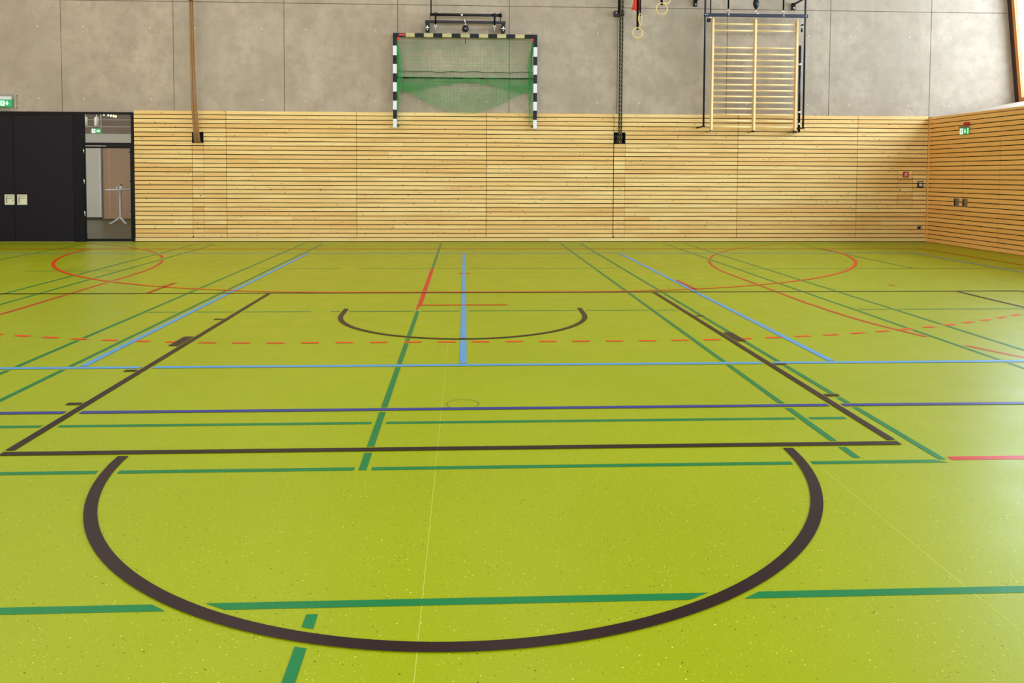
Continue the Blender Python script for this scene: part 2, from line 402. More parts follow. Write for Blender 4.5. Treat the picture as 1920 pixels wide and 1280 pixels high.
# main handball court along the hall, rust red
mark('main_goal_area_line', 'rust-red arc on the side of the black doors', 'l_rust', 4.5, .05, arc(-10.9, 1.95, 6.0, 62, 0) + [(-4.9, 1.9-.1*i) for i in range(1, 30)] + arc(-10.9, -1.1, 6.0, 0, -70))
mark('main_goal_area_line', 'rust-red arc in front of the right wall', 'l_rust', 4.5, .05, arc(10.1, 1.9, 6.05, 118, 180) + [(4.05, 1.9-.1*i) for i in range(1, 30)] + arc(10.1, -1.1, 6.03, 180, 250))
mark('main_seven_metre_line', 'short rust-red dash inside the bow on the side of the black doors', 'l_rust', 2.9, .05, Vv(-3.965, .06, .98))
mark('main_seven_metre_line', 'short rust-red dash beside the light blue slanting line', 'l_rust', 2.9, .05, Vv(3.05, .18, 1.13))
mark('main_four_metre_mark', 'tiny rust-red dash on the open floor before the right wall', 'l_rust', 2.9, .05, Vv(5.895, .515, .62))
mark('red_line', 'bright red line continuing the green line on the right', 'l_red', 5, .05, H(-5.985, 2.575, 6.5))
mark('red_line', 'bright red stretch within the green slanting centre line', 'l_red', 4, .052, Vv(-.505, -1.355, 2.60))
# three badminton courts, green
C0 = dict(l=-3.455, ls=-3.048, c=-.505, rs=2.105, r=2.55)
mark('badminton_centre_line', 'thick green slanting centre line', 'l_green', 4.2, .04, Vv(-.505, 2.60, 7.2), Vv(-.505, -1.355, -6.04), Vv(-.505, -7.36, -14))
mark('badminton_side_line', 'green slanting line farthest towards the black doors in the middle court', 'l_green', 4, .042, Vv(C0['l'], -6.04, 7.22))
mark('badminton_side_line', 'green slanting line beside the light blue slanting line', 'l_green', 4, .042, Vv(C0['ls'], -6.04, 7.22))
mark('badminton_side_line', 'green slanting line ending inside the near right corner of the key', 'l_green', 4, .042, Vv(C0['rs'], -5.96, 7.22))
mark('badminton_side_line', 'green slanting line just outside the right side of the key', 'l_green', 4, .042, Vv(C0['r'], -6.0, 7.22))
mark('short_service_line', 'thin green line across beyond the goal area line', 'l_green', 5.2, .04, H(2.60, -3.455, -1.95), H(2.60, -1.70, 2.55))
mark('short_service_line', 'thin green line through the small half circle', 'l_green', 5.2, .04, H(-1.355, -3.455, -1.665), H(-1.355, -1.455, 2.4))
mark('long_service_line', 'green line just below the dark blue line', 'l_green', 5.2, .045, H(-5.275, -3.455, 2.38))
mark('long_service_line', 'faint green line close to the far wall', 'l_green', 5.2, .04, H(6.50, -3.455, 2.55))
mark('back_line', 'faint green line nearest the far wall', 'l_green', 5.2, .04, H(7.2, -3.455, 2.55), H(7.15, 4.39, XR-.3), H(7.0, -11, -5.27))
mark('back_line', 'green line running just below the free-throw line', 'l_green', 5.1, .043, H(-6.022, -3.455, 2.555))
mark('back_line', 'green line crossing the foreground through the big half circle', 'l_green', 5.1, .045, H(-7.297, -3.455, 4.6))
mark('neighbour_side_line', 'outer green slanting line behind the rust-red arc on the right', 'l_green', 4, .04, Vv(4.40, -6, 7.15))
mark('neighbour_side_line', 'inner green slanting line behind the rust-red arc on the right', 'l_green', 4, .04, Vv(4.86, -6, 7.15))
mark('neighbour_centre_line', 'green slanting line in front of the right wall', 'l_green', 4, .04, Vv(7.33, 2.52, 7.1))
mark('neighbour_service_line', 'thin green line before the right wall, far one', 'l_green', 5.2, .04, H(2.52, 4.40, XR-.4))
mark('neighbour_service_line', 'thin green line before the right wall, near one', 'l_green', 5.2, .04, H(-1.358, 4.40, XR-.4))
mark('neighbour_side_line', 'outer green slanting line near the black doors', 'l_green', 4, .04, Vv(-5.28, -6, 6.9))
mark('neighbour_side_line', 'inner green slanting line near the black doors', 'l_green', 4, .04, Vv(-5.71, -6, 6.9))
mark('neighbour_centre_line', 'green slanting line in front of the black doors', 'l_green', 4, .04, Vv(-8.03, 2.4, 6.7))
mark('neighbour_service_line', 'thin green line before the black doors', 'l_green', 5.2, .04, H(2.35, -11, -7.1), H(2.35, -6.7, -5.28))

def resample(poly, step):
    out = []
    for a, b in zip(poly, poly[1:]):
        n = max(1, int(math.hypot(b[0]-a[0], b[1]-a[1])/step))
        out += [(a[0]+(b[0]-a[0])*i/n, a[1]+(b[1]-a[1])*i/n) for i in range(n)]
    out.append(poly[-1]); return np.array(out)

def clear(P, T, prio, margin, extra=0.0):
    keep = np.ones(len(P), bool); lo, hi = P.min(0)-.2, P.max(0)+.2
    for (_n, _l, _m, pr, wd, polys) in MARKS:
        if pr >= prio-.04: continue
        for q in polys:
            q = np.array(q); a, b = q[:-1], q[1:]
            sel = (np.minimum(a, b) <= hi).all(1) & (np.maximum(a, b) >= lo).all(1)
            for s0, s1 in zip(a[sel], b[sel]):
                d = s1-s0; L = np.linalg.norm(d); d = d/(L+1e-9); nn = np.array([-d[1], d[0]]); rel = P-s0
                t = rel@d; keep &= ~((t > -.012) & (t < L+.012) & (np.abs(rel@nn) < wd/2+margin) & (np.abs(T@nn) > .3))
    return keep
def cut_straight(poly, width, prio):
    """straight stripe whose ends run parallel to the line it stops at: quads (left start, left end, right end, right start)"""
    a, b = np.array(poly[0], float), np.array(poly[1], float); L = np.linalg.norm(b-a); d = (b-a)/L; nrm = np.array([-d[1], d[0]])
    n = int(L/.004)+2; t = np.linspace(0, L, n); T = np.tile(d, (n, 1)); runs = []
    for s_ in (1, -1):
        keep = clear(a+np.outer(t, d)+nrm*s_*width/2, T, prio, .022)
        e = np.flatnonzero(np.diff(np.concatenate([[0], keep.astype(int), [0]])))
        runs.append([(t[i], t[j-1]) for i, j in zip(e[::2], e[1::2]) if j-i > 8])
    out = []
    for (l0, l1) in runs[0]:
        best = [r for r in runs[1] if min(l1, r[1])-max(l0, r[0]) > 0]
        if best:
            r0, r1 = max(best, key=lambda r: min(l1, r[1])-max(l0, r[0]))
            out.append(('quad', a+d*l0+nrm*width/2, a+d*l1+nrm*width/2, a+d*r1-nrm*width/2, a+d*r0-nrm*width/2))
    return out
def cut_by(poly, width, prio):
    """runs of the polyline that stay clear of the lines laid over it"""
    if len(poly) == 2: return cut_straight(poly, width, prio)
    P = resample(poly, .008); T = np.gradient(P, axis=0); T /= np.linalg.norm(T, axis=1)[:, None]+1e-9
    keep = np.ones(len(P), bool)
    lo, hi = P.min(0)-.2, P.max(0)+.2
    for (_n, _l, _m, pr, wd, polys) in MARKS:
        if pr >= prio-.04: continue
        for q in polys:
            q = np.array(q); a, b = q[:-1], q[1:]
            sel = (np.minimum(a, b) <= hi).all(1) & (np.maximum(a, b) >= lo).all(1)
            for s0, s1 in zip(a[sel], b[sel]):
                d = s1-s0; L = np.linalg.norm(d); d = d/(L+1e-9); rel = P-s0
                t = rel@d; off = np.abs(rel@np.array([-d[1], d[0]]))
                ang = np.abs(T@np.array([-d[1], d[0]]))
                keep &= ~((t > -.012) & (t < L+.012) & (off < wd/2+.020+width/2*np.sqrt(np.clip(1-ang**2, 0, 1))) & (ang > .3))
    runs = []; i = 0
    while i < len(P):
        if keep[i]:
            j = i
            while j+1 < len(P) and keep[j+1]: j += 1
            if j-i >= 3: runs.append(P[i:j+1])
            i = j+1
        else: i += 1
    if len(poly) == 2: runs = [np.array([r[0], r[-1]]) for r in runs]
    else: runs = [r[::6] if (len(r)-1) % 6 == 0 else np.vstack([r[::6], r[-1:]]) for r in runs]
    return runs

NOCUT = {'goal_area_line', 'handball_goal_line', 'seven_metre_line', 'four_metre_mark', 'main_seven_metre_line', 'nine_metre_line'}
def ribbon(mb, P, width, z):
    P = np.asarray(P, float); T = np.gradient(P, axis=0); T /= np.linalg.norm(T, axis=1)[:, None]+1e-9
    Nn = np.stack([-T[:, 1], T[:, 0]], 1)*width/2; k = len(P)
    v = [(p[0], p[1], z) for p in P+Nn] + [(p[0], p[1], z) for p in P-Nn]
    mb.add(v, [(i, i+1, k+i+1, k+i) for i in range(k-1)])
for (name, label, material, prio, width, polys) in MARKS:
    mb = MB(); z = .0048 if name in NOCUT and name != 'nine_metre_line' else .0042 - .0006*prio
    for q in polys:
        for run in ([np.array(q)] if name in NOCUT else cut_by(q, width, prio)):
            if isinstance(run, tuple): mb.add([(p[0], p[1], z) for p in run[1:]], [(0, 1, 2, 3)])
            else: ribbon(mb, run, width, z)
    o = mb.build(name, M[material], floor, recalc=False)
    for p in o.data.polygons:
        if p.normal.z < 0: p.flip()
    o['label'] = label; o['kind'] = 'structure'
# weld seams of the floor sheets and the round socket lid
for i, x in enumerate((-.135, 1.85)):
    mb = MB(); ribbon(mb, [(x, YN), (x, 7.6)], .004, .0006); o = mb.build('weld_seam', M['seam'], floor, recalc=False)
    o['kind'] = 'structure'
mb = MB(); ring = [(0.0+.105*math.cos(2*PI*i/48), -4.895+.105*math.sin(2*PI*i/48)) for i in range(49)]
ribbon(mb, ring, .005, .0008)
o = mb.build('socket_lid', M['ring_dark'], floor, recalc=False); o['label'] = 'thin round outline of a floor socket lid'; o['kind'] = 'structure'

# ------------------------------------------------------------------ shell of the hall
XE = 13.2
DX0, DX1 = -11.10, -7.215          # opening for the black doors and the glazed door
jx = [-11.2, -8.742, -6.352, -3.962, -1.482, .986, 3.458, 5.906, 8.276, 10.622, 12.74]
mb = MB()
for a, b in zip([XL-.3]+jx[:-1], jx):
    for z0, z1 in ((2.83 if b <= -7 else ZW-.01, 5.233), (5.245, ZC)):
        mb.box(a+.006, b-.006, YC, YC+.28, z0, z1, 0)
mb.box(-8.736, -7.2145, YC-.004, YC+.28, 2.8305, ZW-.010, 0)
for x in jx[1:-1]:
    for s in (-.49, .47):
        for z in (3.12, 4.67):
            if XL < x+s < 12.5: mb.cyl((x+s, YC-.004, z), (x+s, YC+.05, z), .017, 12, 1)
wall_back = mb.build('wall_back', [M['concrete'], M['plug']])
tag(wall_back, 'fair-faced grey concrete upper back wall with formwork joints and tie holes', 'wall', kind='structure')
o = MB().box(XL-.3, 12.73, YC+.012, YC+.26, 2.84, ZC-.02).build('joint_backing', M['joint'], wall_back); o['kind'] = 'structure'
# masonry behind the cladding, with the two rope niches left open
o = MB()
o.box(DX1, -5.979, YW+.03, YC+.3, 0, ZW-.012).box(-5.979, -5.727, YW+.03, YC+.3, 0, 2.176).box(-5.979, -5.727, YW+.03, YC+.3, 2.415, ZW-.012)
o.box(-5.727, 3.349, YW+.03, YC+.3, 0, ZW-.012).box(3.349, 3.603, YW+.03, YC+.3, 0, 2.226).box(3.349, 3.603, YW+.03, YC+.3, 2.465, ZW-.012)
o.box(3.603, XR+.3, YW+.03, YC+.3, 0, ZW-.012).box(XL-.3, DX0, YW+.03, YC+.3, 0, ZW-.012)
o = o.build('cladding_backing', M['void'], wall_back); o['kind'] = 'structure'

# ---- timber cladding: every board its own box inside the panel's mesh
PITCH, GAP, ZB = .0963, .0165, .100
def rows(z0, z1):
    i = 0
    while ZB+i*PITCH < ZW:
        a = max(ZB+i*PITCH+.001, z0); b = min(ZB+(i+1)*PITCH-GAP+.001, z1)
        if i == 28: b = min(ZW, z1)
        if b-a > .012: yield a, b
        i += 1
def panel(label, x0, x1, z0=ZB, z1=ZW, holes=(), butts=0, name='wall_cladding_panel'):
    mb = MB(); rnd = random.Random(int(x0*1000))
    for a, b in rows(z0, z1):
        cuts = [x0+.0048, x1-.0048]
        if butts and rnd.random() < butts: cuts.insert(1, x0+(x1-x0)*rnd.uniform(.2, .8))
        for c0, c1 in zip(cuts, cuts[1:]):
            seg = [(c0, c1, a, b)]
            for (hx0, hx1, hz0, hz1) in holes:
                new = []
                for (s0, s1, q0, q1) in seg:
                    if q0 < hz1-.004 and q1 > hz0+.004 and s0 < hx1 and s1 > hx0:
                        new += [(s0, min(s1, hx0), q0, q1), (max(s0, hx1), s1, q0, q1), (max(s0, hx0), min(s1, hx1), q0, hz0), (max(s0, hx0), min(s1, hx1), hz1, q1)]
                    else: new.append((s0, s1, q0, q1))
                seg = [p for p in new if p[1]-p[0] > .004 and p[3]-p[2] > .004]
            for s0, s1, q0, q1 in seg: mb.box(s0, s1-(.0012 if s1 == c1 and c1 != cuts[-1] else 0), YW, YW+.028, q0, q1)
    o = mb.build(name, M['wood']); tag(o, label, 'wall cladding', kind='structure'); return o
HL = (-5.979, -5.727, 2.175, 2.415); HR = (3.349, 3.603, 2.225, 2.465)
panel('timber cladding panel beside the glazed door, with the tan ropes\' niche', -7.213, -5.228, holes=[(-5.970, -5.717, 0, 2.415)], butts=.12)
panel('wide timber cladding panel between the tan ropes and the goal', -5.228, -2.387, butts=.18)
panel('timber cladding panel under the left half of the hanging goal', -2.387, .482, butts=.18)
panel('timber cladding panel between the goal and the dark ropes', .482, 3.346, butts=.18)
panel('timber cladding panel between the dark ropes and the wall bars', 3.346, 6.182, holes=[(3.350, 3.612, 0, 2.465)], butts=.2)
panel('timber cladding panel under the right half of the wall bars', 6.182, 8.952, butts=.18)
FC = (9.913, 10.266, .776, 1.624)
panel('timber cladding panel in the shaded corner with the red sign', 8.952, XR-.004, holes=[(FC[0]-.003, FC[1]+.003, FC[2], FC[3])], butts=.15)
mb = MB(); xs = [DX1+.002, -4.55, -2.6, -.3, 1.9, 4.0, 6.0, 7.9, XR-.004]
for a, b in zip(xs, xs[1:]): mb.box(a, b-.0015, YW-.002, YW+.028, .012, ZB-GAP*.8)
bb = mb.build('baseboard_back', M['plinth_wood']); tag(bb, 'pale timber bottom board along the back wall', 'baseboard', kind='structure')
bb2 = MB().box(DX1+.002, XR, YW+.004, YW+.028, 0, .012).build('shadow_gap', M['void'], bb)

# rope cupboards with a tall flush door each
def rope_cupboard(x0, x1, ztop, hole, lock, label):
    t = thing('rope_cupboard', ((x0+x1)/2, YW, 0), label, 'cupboard', 'tall flush rope cupboards')
    mb = MB()
    for a, b in rows(ZB, ztop): mb.box(x0+.005, x1-.005, YW+.001, YW+.028, a, b)
    d = mb.build('cupboard_door', M['wood'], t)
    k = MB().cyl((lock[0], YW-.006, lock[1]), (lock[0], YW+.012, lock[1]), .021, 20, 0).cbox((lock[0], YW-.007, lock[1]), (.006, .004, .022), 1)
    k.build('lock', [M['chrome'], M['gloss_black']], d)
    n = MB()
    hx0, hx1, hz0, hz1 = hole; y1 = YW+.30
    n.box(hx0, hx1, y1-.01, y1, hz0, hz1).box(hx0, hx0+.006, YW+.004, y1, hz0, hz1).box(hx1-.006, hx1, YW+.004, y1, hz0, hz1)
    n.box(hx0, hx1, YW+.004, y1, hz0-.001, hz0+.006).box(hx0, hx1, YW+.004, y1, hz1-.006, hz1+.001)
    n.build('rope_niche', M['gloss_black'], t)
    h = MB().tube([(x0+.006, YW-.006, ZB+.002), (x0+.006, YW-.006, ZB+.03)], .010, 8); h.build('hinge', M['gloss_black'], d)
    return t
rope_cupboard(-5.967, -5.717, 2.170, HL, (-5.79, 1.02), 'tall flush timber cupboard below the tan climbing ropes')
rope_cupboard(3.353, 3.612, 2.222, HR, (3.556, 1.05), 'tall flush timber cupboard below the dark braided ropes')
# small flush cupboard under the red sign
t = thing('fire_hose_cupboard', ((FC[0]+FC[1])/2, YW, FC[2]), 'small flush timber cupboard door below the red sign near the corner', 'cupboard')
mb = MB()
for a, b in rows(FC[2], FC[3]): mb.box(FC[0]+.004, FC[1]-.004, YW+.001, YW+.028, a, b)
d = mb.build('cupboard_door', M['wood'], t)
MB().cyl((9.966, YW-.006, 1.192), (9.966, YW+.01, 1.192), .02, 16).build('lock', M['grey'], d)

# ---- right wall, its cladding and flush double door
mb = MB().box(XR+.03, XR+.33, YN, YC+.28, 0, ZR-.03)
wall_right = mb.build('wall_right', M['void']); tag(wall_right, 'low right wall carrying timber cladding below the sloping sill', 'wall', kind='structure')
def side_rows(y0, y1, z0=ZB, z1=ZR, m=None):
    for a, b in rows(z0, z1): m.box(XR, XR+.028, y0+.005, y1-.005, a, b)
D3 = (5.19, 6.345, 7.50)
mb = MB(); side_rows(D3[2], YW-.02, m=mb); side_rows(D3[0], D3[2], z0=2.19, m=mb)
o = mb.build('wall_cladding_panel', M['wood_side']); tag(o, 'timber cladding over the flush double door on the right wall', 'wall cladding', kind='structure')
y = D3[0]
for i, lab in enumerate(('timber cladding panel on the right wall next to the flush door', 'timber cladding panel on the right wall, second from the flush door')):
    mb = MB(); side_rows(y-2.85, y, m=mb); y -= 2.85
    o = mb.build('wall_cladding_panel', M['wood_side']); tag(o, lab, 'wall cladding', kind='structure')
mb = MB()
while y > YN+.5: side_rows(max(YN, y-2.85), y, m=mb); y -= 2.85
o = mb.build('wall_cladding_panel', M['wood_side']); tag(o, 'timber cladding on the near stretch of the right wall', 'wall cladding', kind='structure')
mb = MB().box(XR-.002, XR+.028, D3[2], YW-.02, .008, ZB-GAP*.8).box(XR-.002, XR+.028, YN, D3[0], .008, ZB-GAP*.8)
o = mb.build('baseboard_right', M['wood_side']); tag(o, 'timber bottom board along the right wall', 'baseboard', kind='structure')
o = MB().box(XR-.004, XR+.02, YW-.022, YW-.0005, .008, ZR).build('trim_corner', M['wood_side']); tag(o, 'slim upright timber corner strip where the two clad walls meet', 'trim', kind='structure')
d3 = thing('door_3', (XR, D3[1], 0), 'flush timber double door in the right wall with two grey shell handles', 'door', kind='structure')
for y0, y1 in ((D3[0], D3[1]), (D3[1], D3[2])):
    mb = MB(); side_rows(y0, y1, z1=2.19, m=mb); mb.box(XR-.001, XR+.028, y0+.002, y1-.002, .008, ZB-GAP*.8)
    lf = mb.build('door_leaf', M['wood_side'], d3)
    yc = D3[1]+.20 if y0 == D3[1] else D3[1]-.09
    h = MB().box(XR-.006, XR+.004, yc-.085, yc+.085, .855, 1.035, 0).box(XR-.0075, XR-.004, yc+.03, yc+.068, .870, 1.02, 1).box(XR-.012, XR-.004, yc-.07, yc+.03, .975, .985, 2)
    h.build('shell_handle', [M['shell_dark'], M['gloss_black'], M['chrome']], lf)

# ---- sloping sill and high windows on the right
mb = MB().prism([(XR+.029, ZR-.004), (XO+.4, 3.30), (XO+.4, 3.1), (XR+.33, 2.6), (XR+.029, ZR-.1)], lambda u, v, w: (u, YN+w, v), YC-YN)
o = mb.build('trim_sill', M['concrete']); tag(o, 'sloping concrete sill rising from the right wall to the high windows', 'sill', kind='structure')
ZT = 6.9; LEAN = .115
wx = lambda z: XO-.02 - LEAN*(z-3.24)
win = thing('window_1', (XO, -4, 3.2), 'tall bright window strip with orange timber frame above the right wall', 'window', kind='structure')
def leaning_post(y0, y1, dep0, dep1, material, name):
    mb = MB(); z0, z1 = 3.16, ZT
    v = [(wx(z)+dx, yy, z) for z in (z0, z1) for dx in (dep0, dep1) for yy in (y0, y1)]
    mb.add(v, [(0, 1, 3, 2), (4, 6, 7, 5), (0, 4, 5, 1), (2, 3, 7, 6), (0, 2, 6, 4), (1, 5, 7, 3)])
    return mb.build(name, material, win)
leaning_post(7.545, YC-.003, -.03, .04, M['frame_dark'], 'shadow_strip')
posts = [7.45]+[7.45-2.46*i for i in range(1, 10)]
for i, y in enumerate(posts): leaning_post(y, y+.09, -.04, .03, M['frame_wood'], 'window_frame')
def rail(z, h, name):
    mb = MB(); v = [(wx(zz)+dx, yy, zz) for zz in (z, z+h) for dx in (-.045, .05) for yy in (posts[-1], 7.54)]
    mb.add(v, [(0, 1, 3, 2), (4, 6, 7, 5), (0, 4, 5, 1), (2, 3, 7, 6), (0, 2, 6, 4), (1, 5, 7, 3)]); return mb.build(name, M['frame_wood'], win)
rail(3.185, .115, 'window_frame'); rail(ZT-.12, .12, 'window_frame')
for a, b in zip(posts[1:], posts):
    mb = MB(); v = [(wx(z)+dx, yy, z) for z in (3.30, ZT-.12) for dx in (.0, .012) for yy in (a+.09, b)]
    mb.add(v, [(0, 1, 3, 2), (4, 6, 7, 5), (0, 4, 5, 1), (2, 3, 7, 6), (0, 2, 6, 4), (1, 5, 7, 3)]); mb.build('pane', M['glass'], win)
o = MB().box(11.9, XE, YN, YC+.28, ZT, ZC).build('wall_right_upper', M['concrete']); tag(o, 'concrete band above the high windows', 'wall', kind='structure')
o = MB().box(XR+.33, XE, YN, posts[-1]+.09, 2.6, ZC).build('wall_right_near', M['concrete']); tag(o, 'concrete end of the window strip behind the camera', 'wall', kind='structure')

# ---- unseen rest of the shell
o = MB().box(XL-.3, XL, YN, YC+.28, 0, ZC).build('wall_left', M['foyer_white']); tag(o, 'pale left wall outside the picture', 'wall', kind='structure')
o = MB().box(XL-.3, XE, YN-.3, YN, 0, 3.4).box(XL-.3, XE, YN-.3, YN, 7.0, ZC).box(XL-.3, XL+.4, YN-.3, YN, 3.4, 7.0).box(11.9, XE, YN-.3, YN, 3.4, 7.0).build('wall_rear', M['concrete']); tag(o, 'concrete wall behind the camera', 'wall', kind='structure')
w2 = thing('added_rear_window', (.35, YN, 3.4), 'added window strip in the unseen wall behind the camera', 'window', kind='structure')  # added to let daylight fall frontally on the back wall
for i in range(6):
    x0 = XL+.4+i*3.85; x1 = x0+3.85
    MB().box(x0, x0+.06, YN-.15, YN-.02, 3.4, 7.0).box(x1-.06, x1, YN-.15, YN-.02, 3.4, 7.0).box(x0+.06, x1-.06, YN-.15, YN-.02, 3.4, 3.46).box(x0+.06, x1-.06, YN-.15, YN-.02, 6.94, 7.0).build('window_frame', M['frame_wood'], w2)
    MB().box(x0+.06, x1-.06, YN-.1, YN-.085, 3.46, 6.94).build('pane', M['glass'], w2)
o = MB().box(XL-.3, XE+.1, YN-.3, YC+.3, ZC, ZC+.3).build('ceiling', M['ceiling']); tag(o, 'pale ceiling of the hall', 'ceiling', kind='structure')

# ------------------------------------------------------------------ black double door
d1 = thing('door_1', (-9.78, YW, 0), 'large black double door with two square shell handles', 'door', kind='structure')
mb = MB().box(DX0, -8.385, YW-.01, YW+.06, 2.738, 2.83).box(DX0, DX0+.09, YW-.01, YW+.06, 0, 2.74).box(-8.515, -8.385, YW-.01, YW+.06, 0, 2.74)
mb.build('door_frame', M['black_edge'], d1, bevel=.004)
for x0, x1, hx in ((-11.005, -9.785, -9.878), (-9.775, -8.523, -9.612)):
    lf = MB().box(x0, x1, YW+.0, YW+.055, .008, 2.73).build('door_leaf', M['black'], d1, bevel=.003)
    h = MB(); z0, z1 = .806, 1.03; a, b = hx-.103, hx+.103
    yf = YW-.006
    h.box(a, b, yf, YW, z0, z0+.028).box(a, b, yf, YW, z1-.028, z1).box(a, a+.026, yf, YW, z0+.028, z1-.028).box(b-.026, b, yf, YW, z0+.028, z1-.028)
    h.box(a+.026, b-.026, YW-.002, YW, z0+.028, z1-.028)
    h.box(a+.036, b-.03, yf-.006, YW-.002, z1-.070, z1-.056)
    h.box(a+.027, a+.046, YW-.0035, YW-.002, z0+.03, z1-.03, 1)
    h.box(a+.046, b-.028, YW-.0035, YW-.002, z1-.040, z1-.029, 1).box(a+.046, b-.028, YW-.0035, YW-.002, z1-.085, z1-.078, 1)
    if hx < -9.8: h.cyl((b-.04, YW-.005, .90), (b-.04, YW-.001, .90), .010, 12, 1)
    h.build('shell_handle', [M['shell'], M['grey']], lf)

# ------------------------------------------------------------------ glazed door
d2 = thing('door_2', (-7.8, YW, 0), 'narrow black-framed glazed door with fanlight beside the timber cladding', 'door', kind='structure')
mb = MB().box(-8.385, -7.215, YW-.015, YW+.09, 2.78, 2.83).box(-8.385, -8.285, YW-.015, YW+.09, 0, 2.78).box(-7.270, -7.215, YW-.015, YW+.09, 0, 2.78)
mb.box(-8.285, -7.270, YW-.015, YW+.09, 2.115, 2.165)
mb.build('door_frame', M['black_edge'], d2, bevel=.004)
MB().box(-8.285, -7.270, YW+.03, YW+.04, 2.165, 2.78).build('fanlight_pane', M['glass'], d2)
lf = MB().box(-8.280, -8.270, YW-.004, YW+.06, .01, 2.11).box(-7.300, -7.275, YW-.004, YW+.06, .01, 2.11).box(-8.27, -7.30, YW-.004, YW+.06, 2.045, 2.11).box(-8.27, -7.30, YW-.004, YW+.06, .01, .065)
lf = lf.build('door_leaf', M['black_edge'], d2, bevel=.003)
MB().box(-8.268, -7.302, YW+.02, YW+.03, .067, 2.043).build('pane', M['glass'], lf)
for z in (.62, 1.32, 1.98): MB().cyl((-8.282, YW-.012, z-.05), (-8.282, YW-.012, z+.05), .012, 10).build('hinge', M['chrome'], lf)
MB().box(-8.24, -7.8, YW-.02, YW-.006, 2.085, 2.10).build('door_closer', M['chrome'], lf)
for z in (.66, 1.33, 1.96): MB().cbox((-7.292, YW-.012, z), (.03, .016, .035)).build('latch', M['gloss_black'], lf)
# jamb walls of the opening
o = MB().box(DX0-.02, DX0, YW+.03, YC+.3, 0, 2.84).box(DX1, DX1+.02, YW+.1, YC+.3, 0, 2.84).build('trim_jamb', M['foyer_white']); tag(o, 'pale reveals of the door opening', 'trim', kind='structure')

# ------------------------------------------------------------------ foyer behind the glazed door
FY0, FY1 = YC+.28, 16.0
o = MB().box(-15, -6.5, FY0, FY1+.3, -.25, 0).build('floor_foyer', M['foyer_floor']); tag(o, 'dark slate floor of the foyer behind the glazed door', 'floor', kind='structure')
o = MB().box(-15, -6.5, YW+.08, FY1+.3, 3.45, 3.6).build('ceiling_foyer', M['foyer_ceiling']); tag(o, 'brown foyer ceiling seen through the fanlight', 'ceiling', kind='structure')
mb = MB().box(-15, -11.43, FY1, FY1+.1, .03, 2.465).box(-11.425, -10.2, FY1, FY1+.1, .03, 2.465).box(-10.195, -6.5, FY1, FY1+.1, .03, 2.465)
mb.box(-15, -6.5, FY1, FY1+.1, 2.76, 3.45, 1).box(-15, -6.5, FY1-.02, FY1+.1, 2.465, 2.76, 2).box(-15, -6.5, FY1+.01, FY1+.1, 0, .04, 3).box(-11.435, -11.418, FY1-.004, FY1+.01, .03, 2.465, 4)
for z in (2.98, 3.2): mb.box(-15, -6.5, FY1-.015, FY1, z, z+.02, 2)
o = mb.build('wall_foyer', [M['foyer_wood'], M['foyer_ceiling'], M['foyer_white'], M['void'], M['frame_wood']]); tag(o, 'brown panelled foyer wall with a pale band, seen through the glazed door', 'wall', kind='structure')
mb = MB().box(-15.1, -15, FY0-.3, FY1+.3, 0, 3.6).box(-6.5, -6.4, FY0, FY1+.3, 0, 3.6)
o = mb.build('wall_foyer_side', M['foyer_white']); tag(o, 'plain side walls of the foyer', 'wall', kind='structure')
cab = thing('tall_cabinet', (-12.1, 15.7, 0), 'tall pale cabinet against the foyer wall behind the glazed door', 'cabinet')
MB().box(-12.75, -11.675, 15.90, 15.98, .09, 2.44).build('carcass', M['foyer_white'], cab, bevel=.004)
MB().box(-11.675, -11.635, 15.89, 15.98, .09, 2.44).build('edge_strip', M['white'], cab)
MB().box(-12.75, -11.64, 15.92, 15.98, 0, .09).build('plinth', M['void'], cab)
# bistro table
bt = thing('bistro_table', (-10.06, 13.6, 0), 'white high bistro table on a three-footed stem in the foyer', 'table')
MB().lathe((-10.06, 13.6, 1.005), [(.36, 0), (.40, .008), (.40, .03), (.36, .036)], 32).build('table_top', M['white'], bt)
MB().lathe((-10.06, 13.6, .15), [(.05, 0), (.036, .03), (.034, .40), (.045, .43), (.034, .46), (.032, .80), (.06, .85)], 16).build('stem', M['white'], bt)
for a in (205, 325, 85):
    ca, sa = math.cos(math.radians(a)), math.sin(math.radians(a))
    p = lambda r, z: (-10.06+r*ca, 13.6+r*sa, z)
    MB().tube([p(.01, .20), p(.09, .15), p(.18, .075), p(.25, .04), p(.30, .028)], [.04, .034, .03, .028, .028], 8).build('foot', M['white'], bt)
pt = thing('potted_plant', (-10.03, 13.6, 1.041), 'small white pot with a dark plant on the bistro table', 'plant')
MB().lathe((-10.03, 13.6, 1.041), [(.035, 0), (.05, .03), (.05, .08), (.044, .085)], 16).build('pot', M['white'], pt)
lv = MB()
for i in range(22):
    a = random.uniform(0, 2*PI); r = random.uniform(.01, .07); h = random.uniform(.02, .085)
    c0 = Vector((-10.03, 13.6, 1.115)); q = c0+Vector((r*math.cos(a), r*math.sin(a), h)); s = Vector((-math.sin(a), math.cos(a), 0))*.016
    lv.add([c0, (c0+q)/2+s+Vector((0, 0, .01)), q, (c0+q)/2-s+Vector((0, 0, .01))], [(0, 1, 2, 3)])
lv.build('foliage', M['leaf'], pt)
cu = MB().lathe((-10.13, 13.55, 1.041), [(.02, 0), (.03, .05), (.03, .06)], 14).build('cup', M['white']); tag(cu, 'small white cup beside the plant on the bistro table', 'cup')
